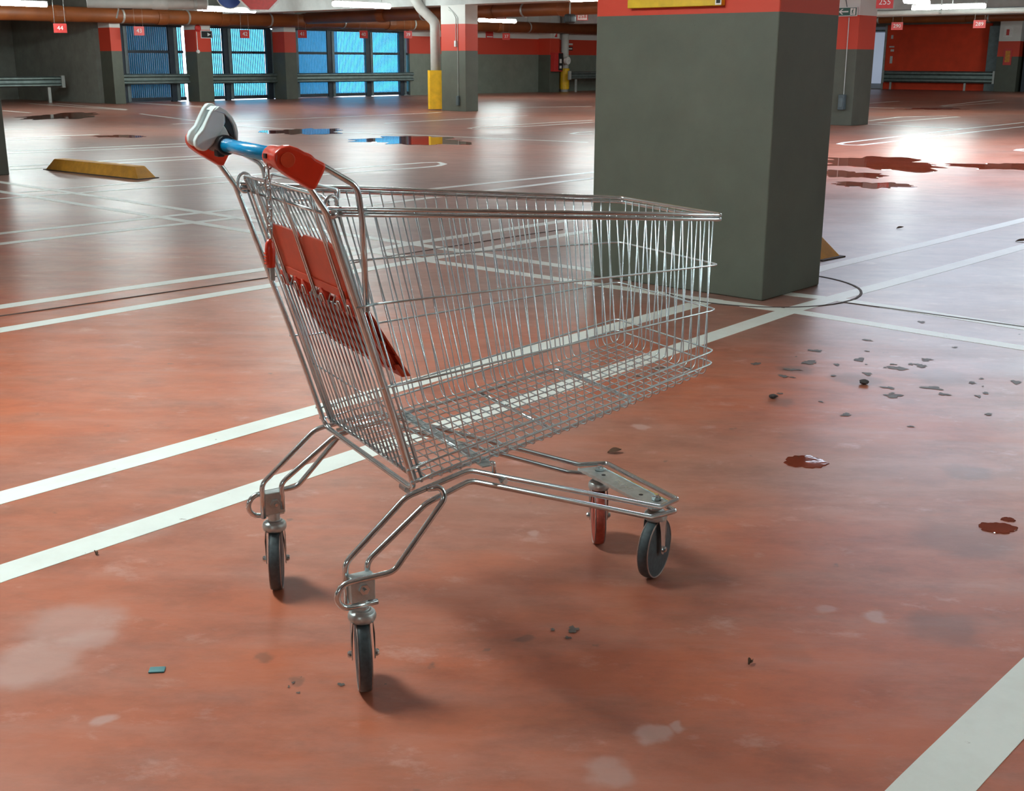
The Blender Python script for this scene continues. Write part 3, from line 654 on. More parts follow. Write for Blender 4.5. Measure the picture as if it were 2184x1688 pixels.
MB().box(-0.2, 0.2, -0.02, 0, -0.16, 0.12).build('plate', 'signred', r); MB().box(-0.16, 0.16, -0.026, -0.019, -0.12, -0.08).build('bar', 'signwhite', r)
r = on_far('notice', 39.3, 31.5, 1.78, 'small white and dark plates right of the far downpipe', 'sign')
MB().box(-0.16, 0.16, -0.02, 0, 0.05, 0.12).build('plate', 'signwhite', r); MB().box(-0.16, 0.16, -0.02, 0, -0.16, -0.02).build('plate', 'black', r); MB().box(-0.10, 0.12, -0.026, -0.019, -0.12, -0.06).build('bar', 'signwhite', r)
r = on_far('extractor', 23.4, 18.77, 2.2, 'black ventilation box under the ceiling beside the thick pillar', 'box')
MB().box(-0.13, 0.13, -0.1, 0.1, -0.12, 0.10).build('case', 'black', r, bevel=0.05); MB().tube([(0, 0, 0.1), (0, 0, 0.95)], 0.02, 6).build('hanger', 'galvlight', r)
r = on_far('extractor', 15.5, 25.6, 2.42, 'black loudspeaker box under the ceiling at the upper left', 'box')
MB().box(-0.16, 0.16, -0.1, 0.1, -0.10, 0.10).build('case', 'black', r, bevel=0.04); MB().tube([(-0.1, 0, 0.1), (-0.1, 0, 0.73)], 0.02, 6).build('hanger', 'galvlight', r)
MB().tube([(-0.24, 0, -0.30), (-0.17, 0, -0.1), (-0.3, 0, 0.2), (-0.36, 0, 0.73)], 0.018, 6).build('strap', 'galvlight', r)
r = on_far('emergency_light', 31.1, 30.3, 2.14, 'flat emergency lamp under the pipe right of the rightmost gate', 'lamp')
MB().box(-0.45, 0.55, -0.06, 0.06, 0.0, 0.09).build('cover', 'signwhite', r, bevel=0.01); MB().box(-0.42, 0.5, -0.064, -0.05, -0.05, 0.0).build('base', 'black', r); MB().tube([(0.1, 0, 0.09), (0.1, 0, 0.11)], 0.03, 8).build('mount', 'galvlight', r)
# right wall: small plates on the red panel, amber label and notice on the pillar
def on_right(name, b, z, label, cat, a=53.42): return thing(name, gw(a, b, z), GYAW - math.pi/2, label, cat)
for b, z, lab, parts in ((24.02, 2.30, 'small white plate high on the left end of the red panel', [(-0.05, 0.05, -0.08, 0.08)]),
                         (24.0, 1.80, 'pair of small white plates on the left end of the red panel', [(-0.12, 0.12, 0.04, 0.10), (-0.04, 0.12, -0.14, -0.04)]),
                         (23.98, 1.30, 'outlined white plate on the left end of the red panel', [(-0.06, 0.06, -0.16, 0.16)])):
    r = on_right('wall_plate', b, z, lab, 'plate')
    for x0, x1, z0, z1 in parts: MB().box(x0, x1, -0.015, 0, z0, z1).build('plate', 'signwhite', r)
r = on_right('notice', 18.5, 1.45, 'amber framed notice on the narrow pillar right of the red panel', 'sign', 52.7)
MB().box(-0.17, 0.17, -0.03, 0, -0.36, 0.30).build('frame', 'signred', r); MB().box(-0.10, 0.10, -0.036, -0.028, -0.24, 0.22).build('label', 'amber', r)
r = on_right('notice', 18.6, 2.42, 'small white notice with a red mark on top of the narrow right pillar', 'sign', 52.7)
MB().box(-0.17, 0.2, -0.02, 0, -0.2, 0.25).build('plate', 'signwhite', r); MB().box(-0.06, 0.06, -0.026, -0.018, -0.12, 0.12).build('mark', 'signred', r)
tag(gbox('cable_cabinet', 53.0, 53.4, 19.0, 19.5, 0, 2.7, 'greysteel', bevel=0.01), 'tall dark grey cabinet right beside the red wall panel', 'cabinet')
tag(gbox('cable_cabinet', 52.9, 53.4, 16.6, 17.9, 0, 2.6, 'darksteel', bevel=0.01), 'tall dark cabinet at the far right edge', 'cabinet')

# ------------------------------------------------------------------ yellow parking stops
def parking_stop(p, q, label, wd=0.24, h=0.125):
    p, q = Vector((*p, 0)), Vector((*q, 0)); d = q-p; L = d.length
    r = thing('parking_stop', (p+q)/2, math.atan2(d.y, d.x), label, 'parking stop', 'yellow parking stops')
    vs = []
    for x, s in ((-L/2, 1.0), (-L/2+0.14, 0.0), (L/2-0.14, 0.0), (L/2, 1.0)):
        z = 0.0 if s else h; 
        vs += [(x, -wd/2 + (0 if s else wd*0.22), z), (x, wd/2 - (0 if s else wd*0.22), z)]
    b = [(-L/2, -wd/2, 0), (-L/2, wd/2, 0), (L/2, -wd/2, 0), (L/2, wd/2, 0)]
    v = b + [(-L/2+0.12, -wd*0.28, h), (-L/2+0.12, wd*0.28, h), (L/2-0.12, -wd*0.28, h), (L/2-0.12, wd*0.28, h)]
    MB().add(v, [(0, 2, 6, 4), (1, 5, 7, 3), (0, 4, 5, 1), (2, 3, 7, 6), (4, 6, 7, 5), (0, 1, 3, 2)]).build('block', 'yellowstop', r, bevel=0.012)
    MB().box(-L/2-0.02, L/2+0.02, -wd/2-0.012, wd/2+0.012, 0, 0.008).build('base_strip', 'groove', r)
parking_stop((-5.22, 13.58), (-3.83, 12.46), 'yellow parking stop on the floor at the left, behind the cart')
parking_stop((0.95, 8.52), (2.02, 7.39), 'yellow parking stop whose ends peep out behind the thick pillar')

# ------------------------------------------------------------------ litter and stains on the floor
def leaf(x, y, L, rot, label):
    vs, F = [], []; n = 6
    for k in range(n+1):
        t = k/n; wd = L*0.28*math.sin(math.pi*min(1, t*1.02))**0.8 if 0 < k < n else 0.002
        zz = 0.003 + L*0.25*t*t*0.6
        vs += [(L*(t-0.5), -wd, zz + 0.004), (L*(t-0.5), 0, zz), (L*(t-0.5), wd, zz + 0.010*math.sin(3*t))]
    for k in range(n): a = 3*k; F += [(a, a+3, a+4, a+1), (a+1, a+4, a+5, a+2)]
    o = MB().add(vs, F).build('dry_leaf', 'leaf', loc=(x, y, 0), rotz=rot); m = o.modifiers.new('t', 'SOLIDIFY'); m.thickness = 0.0012
    tag(o, label, 'leaf', 'dry leaves on the floor')
leaf(0.326, 3.544, 0.045, 0.2, 'curled dry leaf on the floor right of the cart chassis')
leaf(0.495, 2.186, 0.016, 1.0, 'tiny dry leaf in the shadow at the lower right')
leaf(-1.045, 2.734, 0.014, 2.0, 'tiny dry leaf below the lower left white line')
leaf(3.544, 8.149, 0.10, 0.1, 'dry leaf on the white line at the right edge')
leaf(2.9, 8.8, 0.06, 0.3, 'dry leaf on the bright floor right of the thick pillar')
def pebble(x, y, s, label, seed):
    R = random.Random(seed); vs = []; F = []; n, m = 8, 5
    for i in range(m):
        a = math.pi*(i+0.5)/m
        for k in range(n):
            t = 2*math.pi*k/n; q = 1 + R.uniform(-0.2, 0.2); vs.append((s*q*math.sin(a)*math.cos(t), s*0.8*q*math.sin(a)*math.sin(t), s*0.45 + s*0.45*math.cos(a)))
    for i in range(m-1):
        for k in range(n): l = (k+1) % n; F.append((i*n+k, i*n+l, (i+1)*n+l, (i+1)*n+k))
    F += [tuple(range(n)), tuple((m-1)*n+k for k in range(n))[::-1]]
    tag(MB().add(vs, F).build('pebble', 'stone', loc=(x, y, 0)), label, 'pebble', 'pebbles on the floor')
pebble(1.362, 4.384, 0.022, 'dark pebble among the oil stains right of the cart', 1)
pebble(0.966, 4.183, 0.018, 'dark pebble right of the cart basket front', 2)
o = MB().box(-0.016, 0.016, -0.011, 0.011, 0, 0.004).build('plastic_tag', 'teal', loc=(-0.723, 2.152, 0), rotz=0.1, bevel=0.002); tag(o, 'small dark teal tag on the floor at the lower left', 'tag')
R = random.Random(11); st = []
for cx, cy, n, sx, sy, s in ((1.40, 4.50, 30, 0.22, 0.28, 0.022), (2.0, 4.4, 20, 0.45, 0.6, 0.018), (0.13, 2.32, 5, 0.02, 0.02, 0.008), (-0.36, 2.10, 8, 0.10, 0.015, 0.006), (0.6, 4.6, 5, 0.1, 0.1, 0.016)):
    for _ in range(n): st.append((R.gauss(cx, sx), R.gauss(cy, sy), s*R.uniform(0.3, 1.5), R.random()))
for i, (x, y, s, q) in enumerate(st):
    vs = blob(x, y, s, s*R.uniform(0.5, 1.1), 0.0011 + 0.00001*i, n=18, rag=0.5, seed=100+i, rot=q*6)
    MB().add(vs, [tuple(range(len(vs)))]).build('oil_stain', 'stain', fl)
# ------------------------------------------------------------------ the shopping cart (x forward, y to its left, z up)
cart = thing('shopping_cart', (-0.4204, 2.3197, 0), math.radians(29.825),
             'empty wire shopping cart with red grips and a blue handle in the foreground', 'shopping cart')
lerp = lambda a, b, t: a + (b-a)*t
def hw(u): return 0.238 - (u-0.125)*0.0596            # half width of the basket at u
def zb(u): return 0.392 + 0.0971*(u-0.144) + 0.085*(u-0.144)**2            # height of the basket bottom
def zt(u): return 0.9415 - (u+0.015)*0.0784           # height of the top rim
UP = [(-0.0715, 0.269, 0.985), (-0.043, 0.267, 0.942), (-0.007, 0.260, 0.826), (0.045, 0.253, 0.661), (0.084, 0.248, 0.535), (0.127, 0.242, 0.385)]
def upu(z):                                           # u of the upright's axis at height z
    return 0.127 - (z-0.385)*0.2945
# frame: one bent tube for both uprights and the bottom bar
near = [(-0.098, -0.270, 1.022)] + [(u, -v, z) for u, v, z in UP]; far = [(u, v, z) for u, v, z in reversed(UP)] + [(-0.098, 0.270, 1.022)]
MB().tube(fillet(near + far, 0.03, 5), 0.0060, 10).build('upright_frame', 'steel', cart, smooth=True)
# braces from the grips down to the first ring
for s in (-1, 1):
    MB().tube(fillet([(-0.065, s*0.268, 1.032), (-0.043, s*0.266, 1.021), (0.017, s*0.262, 0.986), (0.0255, s*0.260, 0.925), (0.033, s*0.250, 0.756)], 0.035, 6), 0.0058, 10).build('brace', 'steel', cart, smooth=True)
    # coil loop that joins the rim to the upright
    c = Vector((-0.028, s*0.243, 0.950))
    MB().tube([c + Vector((0.014*math.cos(a), s*0.010*math.sin(a*0.5), 0.020*math.sin(a))) for a in [0.3*k for k in range(0, 24)]], 0.0033, 7).build('hinge_loop', 'wire', cart, smooth=True)
    MB().tube([(upu(0.939)-0.004, s*0.270, 0.939), (upu(0.939)+0.02, s*0.252, 0.939)], 0.008, 10).build('collar', 'steel', cart, smooth=True)

# basket
rim = MB()
for dz, r in ((0.0048, 0.0044), (-0.0048, 0.0044)):
    rim.tube(fillet([(-0.036, -hw(-0.03)-0.004, zt(-0.036)+dz), (0.907, -hw(0.907)-0.003, zt(0.907)+dz), (0.907, hw(0.907)+0.003, zt(0.907)+dz), (-0.036, hw(-0.03)+0.004, zt(-0.036)+dz)], 0.016, 4), r, 8)
basket = rim.build('basket', 'steel', cart, smooth=True)
for name, zr, zf, ur in (('A', 0.767, 0.764, 0.036), ('B', 0.604, 0.662, 0.080), ('C', 0.432, 0.567, 0.118), ('D', 0.406, 0.538, 0.131)):
    e = 0.0036; pts = []
    us = [ur, 0.2, 0.4, 0.6, 0.75, 0.9045]
    z_at = lambda u: zr + (zf-zr)*(u-ur)/(0.9045-ur)
    left = [(u, -hw(u)-e, z_at(u)) for u in us]; right = [(u, hw(u)+e, z_at(u)) for u in reversed(us)]
    MB().tube(fillet(left + right, [0.0]*5 + [0.02]*2 + [0.0]*5, 4), 0.0023, 7).build('ring_wire', 'wire', basket, smooth=True)
NS = 34
for i in range(NS):
    t = i/(NS-1); ub = lerp(0.150, 0.884, t); tt = t; ut = lerp(0.000, 0.872, tt**0.97)
    vb, vt = hw(ub), hw(ut)
    pts = [(ut, -vt, zt(ut)), (ub-0.0, -vb, zb(ub)), (ub, vb, zb(ub)), (ut, vt, zt(ut))]
    MB().tube(fillet(pts, 0.022, 4), 0.0015, 6).build('side_wire', 'wire', basket, smooth=True)
NF = 13
for j in range(NF):
    f = lerp(-0.88, 0.88, j/(NF-1))
    pts = [(0.9035, f*hw(0.905), zt(0.905)), (0.894, f*hw(0.894), zb(0.894)+0.003)] + [(u, f*hw(u), zb(u)+0.003) for u in (0.75, 0.6, 0.45, 0.3, 0.145)]
    MB().tube(fillet(pts, [0, 0.022] + [0]*5, 4), 0.0015, 6).build('front_wire', 'wire', basket, smooth=True)
MB().tube(fillet([(u, -0.200 + (u-0.137)*0.062, zb(u)-0.005) for u in (0.137, 0.3, 0.5, 0.705)] + [(u, 0.200 - (u-0.137)*0.062, zb(u)-0.005) for u in (0.705, 0.5, 0.3, 0.137)], [0, 0, 0, 0.03, 0.03, 0, 0, 0], 5), 0.0042, 8).build('floor_rod', 'steel', basket, smooth=True)
MB().box(0.292, 0.322, -0.215, 0.215, zb(0.307)-0.014, zb(0.307)-0.011).build('cross_plate', 'plate', cart)
for u in (0.30, 0.50):
    MB().tube([(u, -hw(u)+0.045, zb(u)-0.008), (u, hw(u)-0.045, zb(u)-0.008)], 0.0035, 8).build('floor_rod', 'steel', basket, smooth=True)
# rear verticals of the side walls, parallel to the uprights
for s in (-1, 1):
    for du in (0.012, 0.022):
        MB().tube([(upu(0.94)+du, s*0.247, 0.935), (upu(0.40)+du, s*0.236, 0.40)], 0.0022, 6).build('side_wire', 'wire', basket, smooth=True)
    for z, v0 in ((0.767, 0.258), (0.606, 0.250), (0.432, 0.244), (0.406, 0.243)):   # short ties from the rings to the uprights
        MB().tube([(upu(z)-0.006, s*(v0+0.006), z), (upu(z)+0.04, s*(v0-0.010), z+0.001)], 0.0026, 6).build('tie_wire', 'wire', basket, smooth=True)

# rear flap
def fp(z, v, off=0.012): return (upu(z)+off, v, z)
flap = MB().tube(fillet([fp(0.400, -0.224), fp(0.932, -0.224), fp(0.962, -0.240), fp(0.966, -0.225), fp(0.966, 0.225), fp(0.962, 0.240), fp(0.932, 0.224), fp(0.400, 0.224)], [0.0, 0.02, 0.012, 0.012, 0.012, 0.012, 0.02, 0.0], 4), 0.0036, 8)
flap.tube([fp(0.934, -0.236, 0.010), fp(0.934, 0.236, 0.010)], 0.0036, 8)
flap.tube([fp(0.408, -0.226, 0.013), fp(0.408, 0.226, 0.013)], 0.0046, 8)
flap = flap.build('rear_flap', 'steel', cart, smooth=True)
NW = 18
for k in range(NW):
    v = lerp(-0.205, 0.205, k/(NW-1))
    MB().tube([fp(0.745, v, 0.008), fp(0.408, v*0.985, 0.010)], 0.0020, 6).build('flap_wire', 'wire', flap, smooth=True)
for k in range(NW):                                   # their upper halves pass behind the seat's backrest
    v = lerp(-0.205, 0.205, k/(NW-1))
    MB().tube([fp(0.964, v, 0.011), fp(0.866, v, 0.027), fp(0.770, v, 0.027), fp(0.742, v, 0.009)], 0.0017, 6).build('flap_wire', 'wire', flap, smooth=True)
for v in (-0.172, -0.160, -0.006, 0.006, 0.160, 0.172, -0.208, 0.208):     # only these run on up to the top bars
    MB().tube([fp(0.964, v, 0.010), fp(0.940, v, 0.007), fp(0.740, v, 0.007)], 0.0020, 6).build('flap_wire', 'wire', flap, smooth=True)
MB().tube([fp(0.548, -0.222, 0.013), fp(0.548, 0.222, 0.013)], 0.0018, 6).build('flap_wire', 'wire', flap, smooth=True)
MB().tube([fp(0.742, -0.222, 0.013), fp(0.742, 0.222, 0.013)], 0.0022, 6).build('flap_wire', 'wire', flap, smooth=True)

# folded child seat on the inside of the flap
seat = thing('child_seat', (0, 0, 0)); seat.parent = cart; seat['label'] = 'folded orange red child seat with a slatted lower panel'
def panel_pt(z, v, off): return Vector(fp(z, v, off))
def panel(v0, v1, z0, z1, off, th, name, rnd=0.02, m='seatplastic', par=None):
    out = [(v0, z0), (v1, z0), (v1, z1-rnd), (v1-rnd*0.3, z1-rnd*0.3), (v1-rnd, z1), (v0+rnd, z1), (v0+rnd*0.3, z1-rnd*0.3), (v0, z1-rnd)]
    return MB().prism(out, off, off+th, lambda v, z, t: panel_pt(z, v, t)).build(name, m, par or seat, bevel=0.0015)
panel(-0.190, -0.004, 0.768, 0.872, 0.0125, 0.010, 'backrest_panel', 0.025)
panel(0.004, 0.190, 0.768, 0.872, 0.0125, 0.010, 'backrest_panel', 0.03)
MB().prism([(-0.178, 0.764), (0.19, 0.764), (0.19, 0.782), (-0.178, 0.782)], 0.009, 0.020, lambda v, z, t: panel_pt(z, v, t)).build('backrest_rail', 'seatplastic', seat, bevel=0.002)
MB().prism([(-0.012, 0.77), (0.004, 0.77), (0.004, 0.862), (-0.012, 0.862)], 0.014, 0.020, lambda v, z, t: panel_pt(z, v, t)).build('backrest_web', 'seatplastic', seat)
ob_ = lambda z: 0.0125 + (0.755-z)*0.30
def sp(z, v, t): return panel_pt(z, v, ob_(z) + t)
for v in (-0.185, -0.135, -0.045, 0.06, 0.105, 0.19):       # hooks that hold the seat on its wire
    MB().prism([(v-0.013, 0.735), (v+0.013, 0.735), (v+0.013, 0.758), (v+0.006, 0.768), (v-0.006, 0.768), (v-0.013, 0.758)], 0.006, 0.020, lambda vv, z, t: panel_pt(z, vv, t)).build('hinge_clip', 'redplastic', seat, bevel=0.002)
    MB().tube(fillet([fp(0.738, v-0.007, 0.004), fp(0.756, v-0.007, 0.004), fp(0.756, v+0.007, 0.004), fp(0.738, v+0.007, 0.004)], 0.005, 3), 0.0018, 6).build('hinge_wire', 'wire', seat, smooth=True)
for k in range(15):                                          # slats of the folded seat
    v = lerp(-0.182, 0.182, k/14)
    MB().prism([(v-0.0065, 0.62), (v+0.0065, 0.62), (v+0.0065, 0.745), (v-0.0065, 0.745)], 0.0, 0.012, lambda vv, z, t: sp(z, vv, t)).build('seat_slat', 'seatplastic', seat)
for z0, z1 in ((0.605, 0.632), (0.672, 0.682), (0.735, 0.752)):
    MB().prism([(-0.195, z0), (0.195, z0), (0.195, z1), (-0.195, z1)], 0.006, 0.016, lambda vv, z, t: sp(z, vv, t)).build('seat_rail', 'seatplastic', seat, bevel=0.002)
MB().prism([(-0.195, 0.605), (0.195, 0.605), (0.195, 0.65), (-0.195, 0.65)], 0.018, 0.026, lambda vv, z, t: sp(z, vv, t)).build('seat_edge', 'seatplastic', seat, bevel=0.002)
MB().prism([(-0.19, 0.62), (0.19, 0.62), (0.19, 0.745), (-0.19, 0.745)], 0.022, 0.026, lambda vv, z, t: sp(z, vv, t)).build('seat_base', 'seatplastic', seat)
MB().tube(fillet([(0.004, 0.19, 0.945), (0.012, 0.19, 0.972), (0.012, -0.19, 0.972), (0.004, -0.19, 0.945)], 0.012, 4), 0.0032, 8).build('seat_wire', 'wire', seat, smooth=True)
MB().tube(fillet([(0.03, 0.16, 0.935), (0.03, 0.10, 0.925), (0.03, 0.02, 0.935)], 0.02, 4), 0.0026, 8).build('seat_wire', 'wire', seat, smooth=True)

# handle bar, grips, coin lock
HX, HZ = -0.113, 1.0405
Ty = lambda u, v, z: Matrix.Translation((u, v, z)) @ Matrix.Rotation(-math.pi/2, 4, 'X')     # lathe axis along +y
handle = MB().lathe([(0.0135, -0.25), (0.0135, 0.25)], 24, Ty(HX, 0, HZ)).build('handle_bar', 'blue', cart, smooth=False)
for p in handle.data.polygons: p.use_smooth = len(p.vertices) == 4
handle['label'] = 'blue handle sleeve'
GP = [(-0.127, 1.059), (-0.111, 1.062), (-0.097, 1.0575), (-0.085, 1.0505), (-0.072, 1.046), (-0.067, 1.039), (-0.046, 1.028), (-0.052, 1.014), (-0.067, 0.988), (-0.072, 0.984), (-0.080, 0.988), (-0.118, 1.012), (-0.133, 1.024), (-0.140, 1.034), (-0.139, 1.050)]
for s in (-1, 1):
    grip = MB().prism(GP, s*0.254, s*0.287, lambda u, z, t: (u, t, z)).build('handle_grip', 'redplastic', cart, bevel=0.007, seg=3)
    grip['label'] = 'red plastic handle grip'
    MB().lathe([(0.013, s*0.284), (0.013, s*0.2885)] if s > 0 else [(0.013, -0.2885), (0.013, -0.284)], 24, Ty(-0.117, 0, 1.0385)).build('grip_disc', 'seatplastic', grip, bevel=0.001)
lock = MB().lathe([(0.014, -0.262), (0.0185, -0.258), (0.0195, -0.25), (0.0195, -0.212), (0.0175, -0.204), (0.014, -0.201)], 24, Ty(HX-0.004, 0, HZ-0.001)).build('coin_lock', 'redplastic', cart, smooth=True)
MB().box(-0.1385, -0.130, -0.236, -0.224, 1.038, 1.046).build('coin_slot', 'black', lock)

# chain and key hanging from the coin lock
chain = thing('coin_chain', (0, 0, 0)); chain.parent = cart; chain['label'] = 'steel chain hanging from the coin lock'
def link_mesh():
    L, wv = 0.0115, 0.0052; pts = []
    for k in range(16):
        a = 2*math.pi*k/16; pts.append((wv*math.cos(a), 0, (L-wv)*(1 if math.sin(a) >= 0 else -1) + wv*math.sin(a)))
    return MB().tube(pts, 0.0017, 6, closed=True)
z = 1.030; k = 0; l0 = None
while z > 0.905:
    if l0 is None: l0 = link_mesh().build('chain_link', 'steel', chain, smooth=True); o = l0
    else: o = l0.copy(); C.objects.link(o); o.parent = chain
    o.location = (-0.1345 + 0.0025*math.sin(k*0.4) + (0.006 if k == 0 else 0), -0.222, z); o.rotation_euler = (0, 0, math.radians(25 + 90*(k % 2)))
    z -= 0.0172; k += 1
zt_ = z + 0.0172 - 0.012; kx = -0.135
key = MB().lathe([(0.003, zt_), (0.0075, zt_-0.007), (0.0092, zt_-0.019), (0.0086, zt_-0.040), (0.0078, zt_-0.050), (0.003, zt_-0.051)], 16, Matrix.Translation((kx, -0.222, 0))).build('lock_key', 'redplastic', chain, smooth=True)
mb = MB()
for q in range(4): mb.box(kx-0.0102, kx-0.006, -0.227, -0.217, zt_-0.026-0.006*q, zt_-0.0235-0.006*q)
mb.build('key_ribs', 'seatplastic', chain)
MB().box(kx-0.002, kx+0.006, -0.2255, -0.2185, zt_-0.074, zt_-0.049).build('key_blade', 'plate', chain, bevel=0.001)

# pale holder clipped on the handle
hold = thing('scanner_holder', (0, 0, 0)); hold.parent = cart; hold['label'] = 'pale grey plastic holder clamped on the blue handle'
LOBE = [(-0.113, 1.115), (-0.120, 1.112), (-0.127, 1.104), (-0.136, 1.088), (-0.146, 1.069), (-0.158, 1.058), (-0.163, 1.048), (-0.163, 1.036), (-0.154, 1.027), (-0.142, 1.026), (-0.128, 1.037), (-0.117, 1.050), (-0.106, 1.066), (-0.098, 1.083), (-0.098, 1.103), (-0.104, 1.112)]
lob = lambda du, dz, k: [(-0.128 + (u+0.128)*k + du, 1.070 + (z-1.070)*k + dz) for u, z in LOBE]
MB().prism(lob(-0.007, 0.001, 0.95), 0.094, 0.116, lambda u, z, t: (u, t, z)).build('cheek', 'whiteplastic', hold, bevel=0.009, seg=5)
MB().prism(lob(-0.004, 0.006, 0.95), 0.152, 0.174, lambda u, z, t: (u, t, z)).build('cheek', 'whiteplastic', hold, bevel=0.009, seg=5)
sh = lambda P_: [(u-0.011, z) for u, z in P_]
SH = sh([(-0.118, 1.106), (-0.107, 1.114), (-0.093, 1.106), (-0.082, 1.093), (-0.075, 1.078), (-0.0725, 1.065), (-0.074, 1.044), (-0.077, 1.046), (-0.0785, 1.064), (-0.0815, 1.078), (-0.088, 1.090), (-0.098, 1.100)])
MB().prism(SH, 0.092, 0.150, lambda u, z, t: (u, t, z)).build('shell', 'whiteplastic', hold, bevel=0.002, seg=3)
MB().prism(sh([(-0.100, 1.098), (-0.0885, 1.088), (-0.082, 1.077), (-0.079, 1.062), (-0.079, 1.050), (-0.088, 1.064), (-0.098, 1.080)]), 0.100, 0.148, lambda u, z, t: (u, t, z)).build('slit_shade', 'box', hold)  # dark filler standing in for the shade between cheek and shell
MB().prism(sh([(-0.106, 1.090), (-0.094, 1.070), (-0.086, 1.052), (-0.116, 1.052), (-0.116, 1.080)]), 0.098, 0.112, lambda u, z, t: (u, t, z)).build('web', 'whiteplastic', hold, bevel=0.002)
MB().prism(sh([(-0.116, 1.092), (-0.142, 1.056), (-0.134, 1.048), (-0.104, 1.086)]), 0.108, 0.160, lambda u, z, t: (u, t, z)).build('bridge', 'whiteplastic', hold, bevel=0.002)
MB().lathe([(0.0140, 0.074), (0.0175, 0.074), (0.0195, 0.078), (0.0195, 0.094), (0.0170, 0.098), (0.0170, 0.165), (0.0140, 0.165)], 28, Ty(HX, 0, HZ)).build('clamp_ring', 'blackrubber', hold, bevel=0.001)
MB().box(-0.131, -0.116, 0.080, 0.105, 1.018, 1.032).build('clamp_block', 'blackrubber', hold, bevel=0.003)

# chassis
def cw(u): return 0.25 - (u-0.10)*0.1136              # half spacing of the side tubes
def both(a): return [(u, -v, z) for u, v, z in a], [(u, v, z) for u, v, z in reversed(a)]
T1 = [(-0.029, 0.252, 0.185), (-0.029, 0.252, 0.268), (0.104, 0.250, 0.3795), (0.251, 0.233, 0.4035), (0.782, 0.173, 0.201), (0.853, 0.150, 0.200)]
T2 = [(0.016, 0.252, 0.200), (0.016, 0.252, 0.262), (0.148, 0.247, 0.356), (0.255, 0.232, 0.380), (0.752, 0.178, 0.184), (0.850, 0.148, 0.170)]
for T in (T1, T2):   # side tubes run right round the nose
    a, b = both(T); n = len(a)
    MB().tube(fillet(a + b, [0, 0.03, 0.05, 0.05, 0.03, 0.012, 0.012, 0.03, 0.05, 0.05, 0.03, 0], 6), 0.0061, 10).build('chassis_tube', 'steel', cart, smooth=True)
for s in (-1, 1):
    loop = [(0.026, 0.274, 0.184)] + [(-0.030 - 0.0265*math.sin(a), 0.274, 0.2105 - 0.0265*math.cos(a)) for a in [math.pi*k/8 for k in range(9)]]
    rest = fillet([loop[-1], (0.062, 0.274, 0.2385), (0.183, 0.262, 0.366), (0.176, 0.255, 0.389), (0.150, 0.248, 0.386)], [0, 0.035, 0.03, 0.015, 0], 6)[1:]
    MB().tube([(u, s*v, z) for u, v, z in loop + [tuple(p) for p in rest]], 0.0061, 10).build('stirrup_tube', 'steel', cart, smooth=True)
    MB().tube(fillet([(0.306, s*0.222, zb(0.306)-0.004), (0.312, s*0.226, 0.408), (0.312, s*0.228, 0.385)], 0.01, 4), 0.0045, 8).build('strut', 'steel', cart, smooth=True)
    MB().lathe([(0.006, -0.010), (0.0075, -0.007), (0.0075, 0.007), (0.006, 0.010)], 8, Ty(0.330, s*0.234, 0.368)).build('chassis_bolt', 'steel', cart)
# small hooks under the rear bar
MB().lathe([(0.007, -0.014), (0.007, 0.014)], 10, Ty(0.13, -0.185, 0.372)).build('rear_hook', 'steel', cart)

# front caster plate with raised worn marks
pl = [(0.772, -0.158), (0.830, -0.146), (0.830, 0.146), (0.772, 0.158)]
plate = MB().prism(pl, 0.1935, 0.1965, lambda u, v, t: (u, v, t)).build('front_plate', 'plate', cart)
MB().prism([(0.770, -0.158), (0.773, -0.158), (0.773, 0.158), (0.770, 0.158)], 0.1915, 0.1990, lambda u, v, t: (u, v, t)).build('plate_flange', 'plate', plate)
MB().prism([(0.829, -0.146), (0.832, -0.146), (0.832, 0.146), (0.829, 0.146)], 0.1915, 0.1995, lambda u, v, t: (u, v, t)).build('plate_flange', 'steel', plate)
for v in (-0.075, 0.085): MB().lathe([(0.0055, 0.1966), (0.0055, 0.1972)], 12, Matrix.Translation((0.80, v, 0))).build('plate_hole', 'black', plate)
for k, v in enumerate((0.030, 0.015, 0.001, -0.013, -0.028)):       # raised, worn and unreadable marks
    mb = MB(); mb.box(0.795, 0.808, v-0.001, v+0.001, 0.1965, 0.1972); mb.box(0.795 if k % 2 else 0.8062, 0.797 if k % 2 else 0.808, v-0.006, v+0.001, 0.1965, 0.1972)
    mb.build('raised_mark', 'wire', plate)

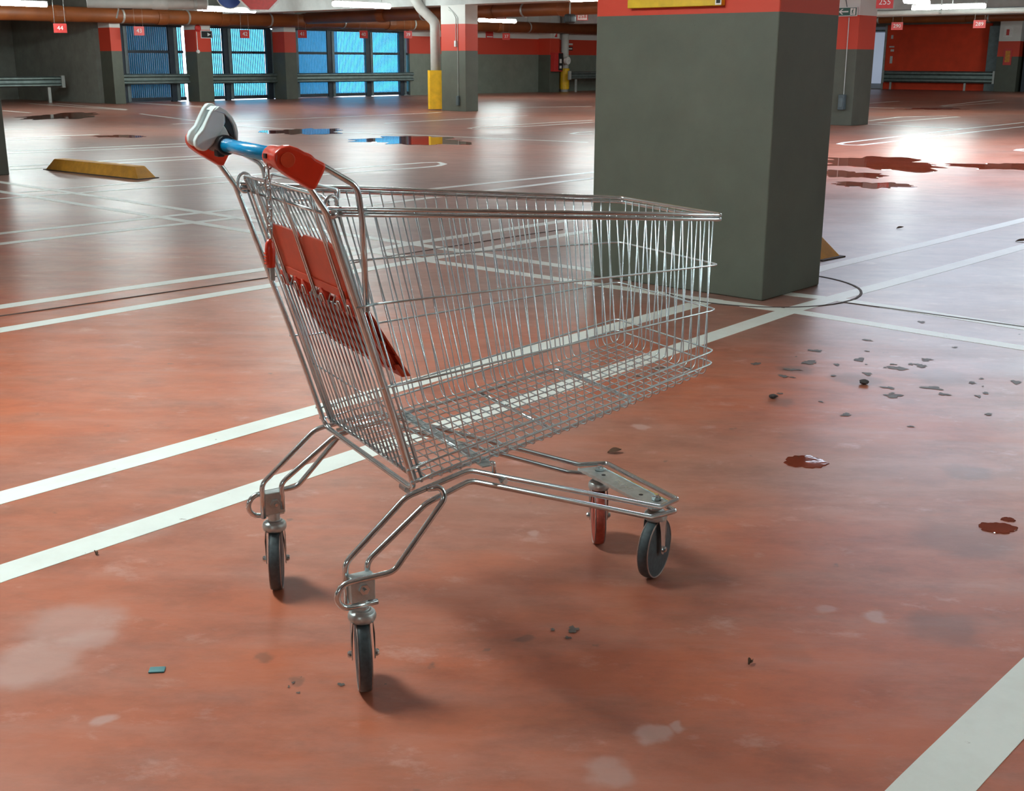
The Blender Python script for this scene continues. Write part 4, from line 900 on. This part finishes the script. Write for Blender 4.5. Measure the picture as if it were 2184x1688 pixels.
# casters
def caster(u, v, heading, tyre, rear):
    r = thing('caster', (u, v, 0)); r.parent = cart; r.rotation_euler = (0, 0, heading)
    R_ = 0.0745
    Tw = Matrix.Translation((0, 0, R_)) @ Matrix.Rotation(math.pi/2, 4, 'X')
    MB().lathe([(R_-0.006, -0.0130), (R_-0.004, -0.0125), (R_-0.0008, -0.0095), (R_, -0.005), (R_, 0.005), (R_-0.0008, 0.0095), (R_-0.004, 0.0125), (R_-0.006, 0.0130)], 40, Tw).build('tyre', tyre, r, smooth=True)
    MB().lathe([(0.012, -0.0125), (R_-0.012, -0.0112), (R_-0.0065, -0.0134), (R_-0.0065, 0.0134), (R_-0.012, 0.0112), (0.012, 0.0125)], 40, Tw).build('wheel_disc', 'rim', r, smooth=False)
    for s in (-1, 1):
        pts = [(math.cos(a)*(R_-0.0035), s*0.0125, R_ + math.sin(a)*(R_-0.0035)) for a in [2*math.pi*k/40 for k in range(40)]]
        MB().tube(pts, 0.0017, 6, closed=True).build('wheel_edge', 'rimedge', r, smooth=True)
        # fork arm: a tapered pressed plate from the swivel head down past the axle
        arm = [(-0.022, 0.152), (0.022, 0.152), (0.018, 0.125), (0.011, 0.085), (0.011, 0.068), (0.0, 0.060), (-0.011, 0.068), (-0.011, 0.085), (-0.018, 0.125)]
        MB().prism(arm, s*0.0185, s*0.0205, lambda x, z, t: (x, t + (0.003*s if z < 0.13 else 0.0), z)).build('fork_arm', 'steel', r, bevel=0.0008)
        MB().lathe([(0.0075, 0.0225), (0.0075, 0.0275), (0.005, 0.031)] if s > 0 else [(0.005, -0.031), (0.0075, -0.0275), (0.0075, -0.0225)], 10, Tw @ Matrix.Scale(-1, 4, (0, 0, 1))).build('axle_nut', 'steel', r)
    MB().lathe([(0.0215, 0.146), (0.0255, 0.148), (0.0278, 0.154), (0.0278, 0.160), (0.0255, 0.166), (0.0205, 0.169), (0.0195, 0.171), (0.0140, 0.172), (0.0135, 0.192 if rear else 0.1965)], 28).build('swivel_cap', 'plate', r, bevel=0.0015)
    if not rear:
        MB().lathe([(0.011, 0.1965), (0.011, 0.2045), (0.006, 0.2055), (0.006, 0.211)], 6).build('king_bolt', 'steel', r)
    return r
Hc = math.radians(29.825)
for (u, v, head, ty, rear) in ((-0.003, -0.264, math.radians(101), 'tyre', True), (-0.001, 0.264, math.radians(98), 'tyre', True),
                               (0.812, -0.120, math.radians(60), 'tyre', False), (0.811, 0.120, math.radians(91), 'redtyre', False)):
    caster(u, v, head - Hc, ty, rear)
for s in (-1, 1):                                     # square housings above the rear casters
    hs = thing('caster_housing', (-0.003, s*0.262, 0)); hs.parent = cart
    MB().box(-0.025, 0.026, -0.013, 0.013, 0.190, 0.2435).build('housing_block', 'plate', hs, bevel=0.003)
    yy = -0.013 if True else 0
    MB().lathe([(0.0105, -0.019), (0.0115, -0.017), (0.0115, -0.012), (0.0115, 0.012), (0.0115, 0.017), (0.0105, 0.019)], 6, Ty(0.001, 0, 0.217)).build('housing_bolt', 'steel' if s < 0 else 'plate', hs)
    MB().lathe([(0.004, -0.026), (0.004, 0.026)], 10, Ty(0.001, 0, 0.217)).build('bolt_end', 'steel', hs)
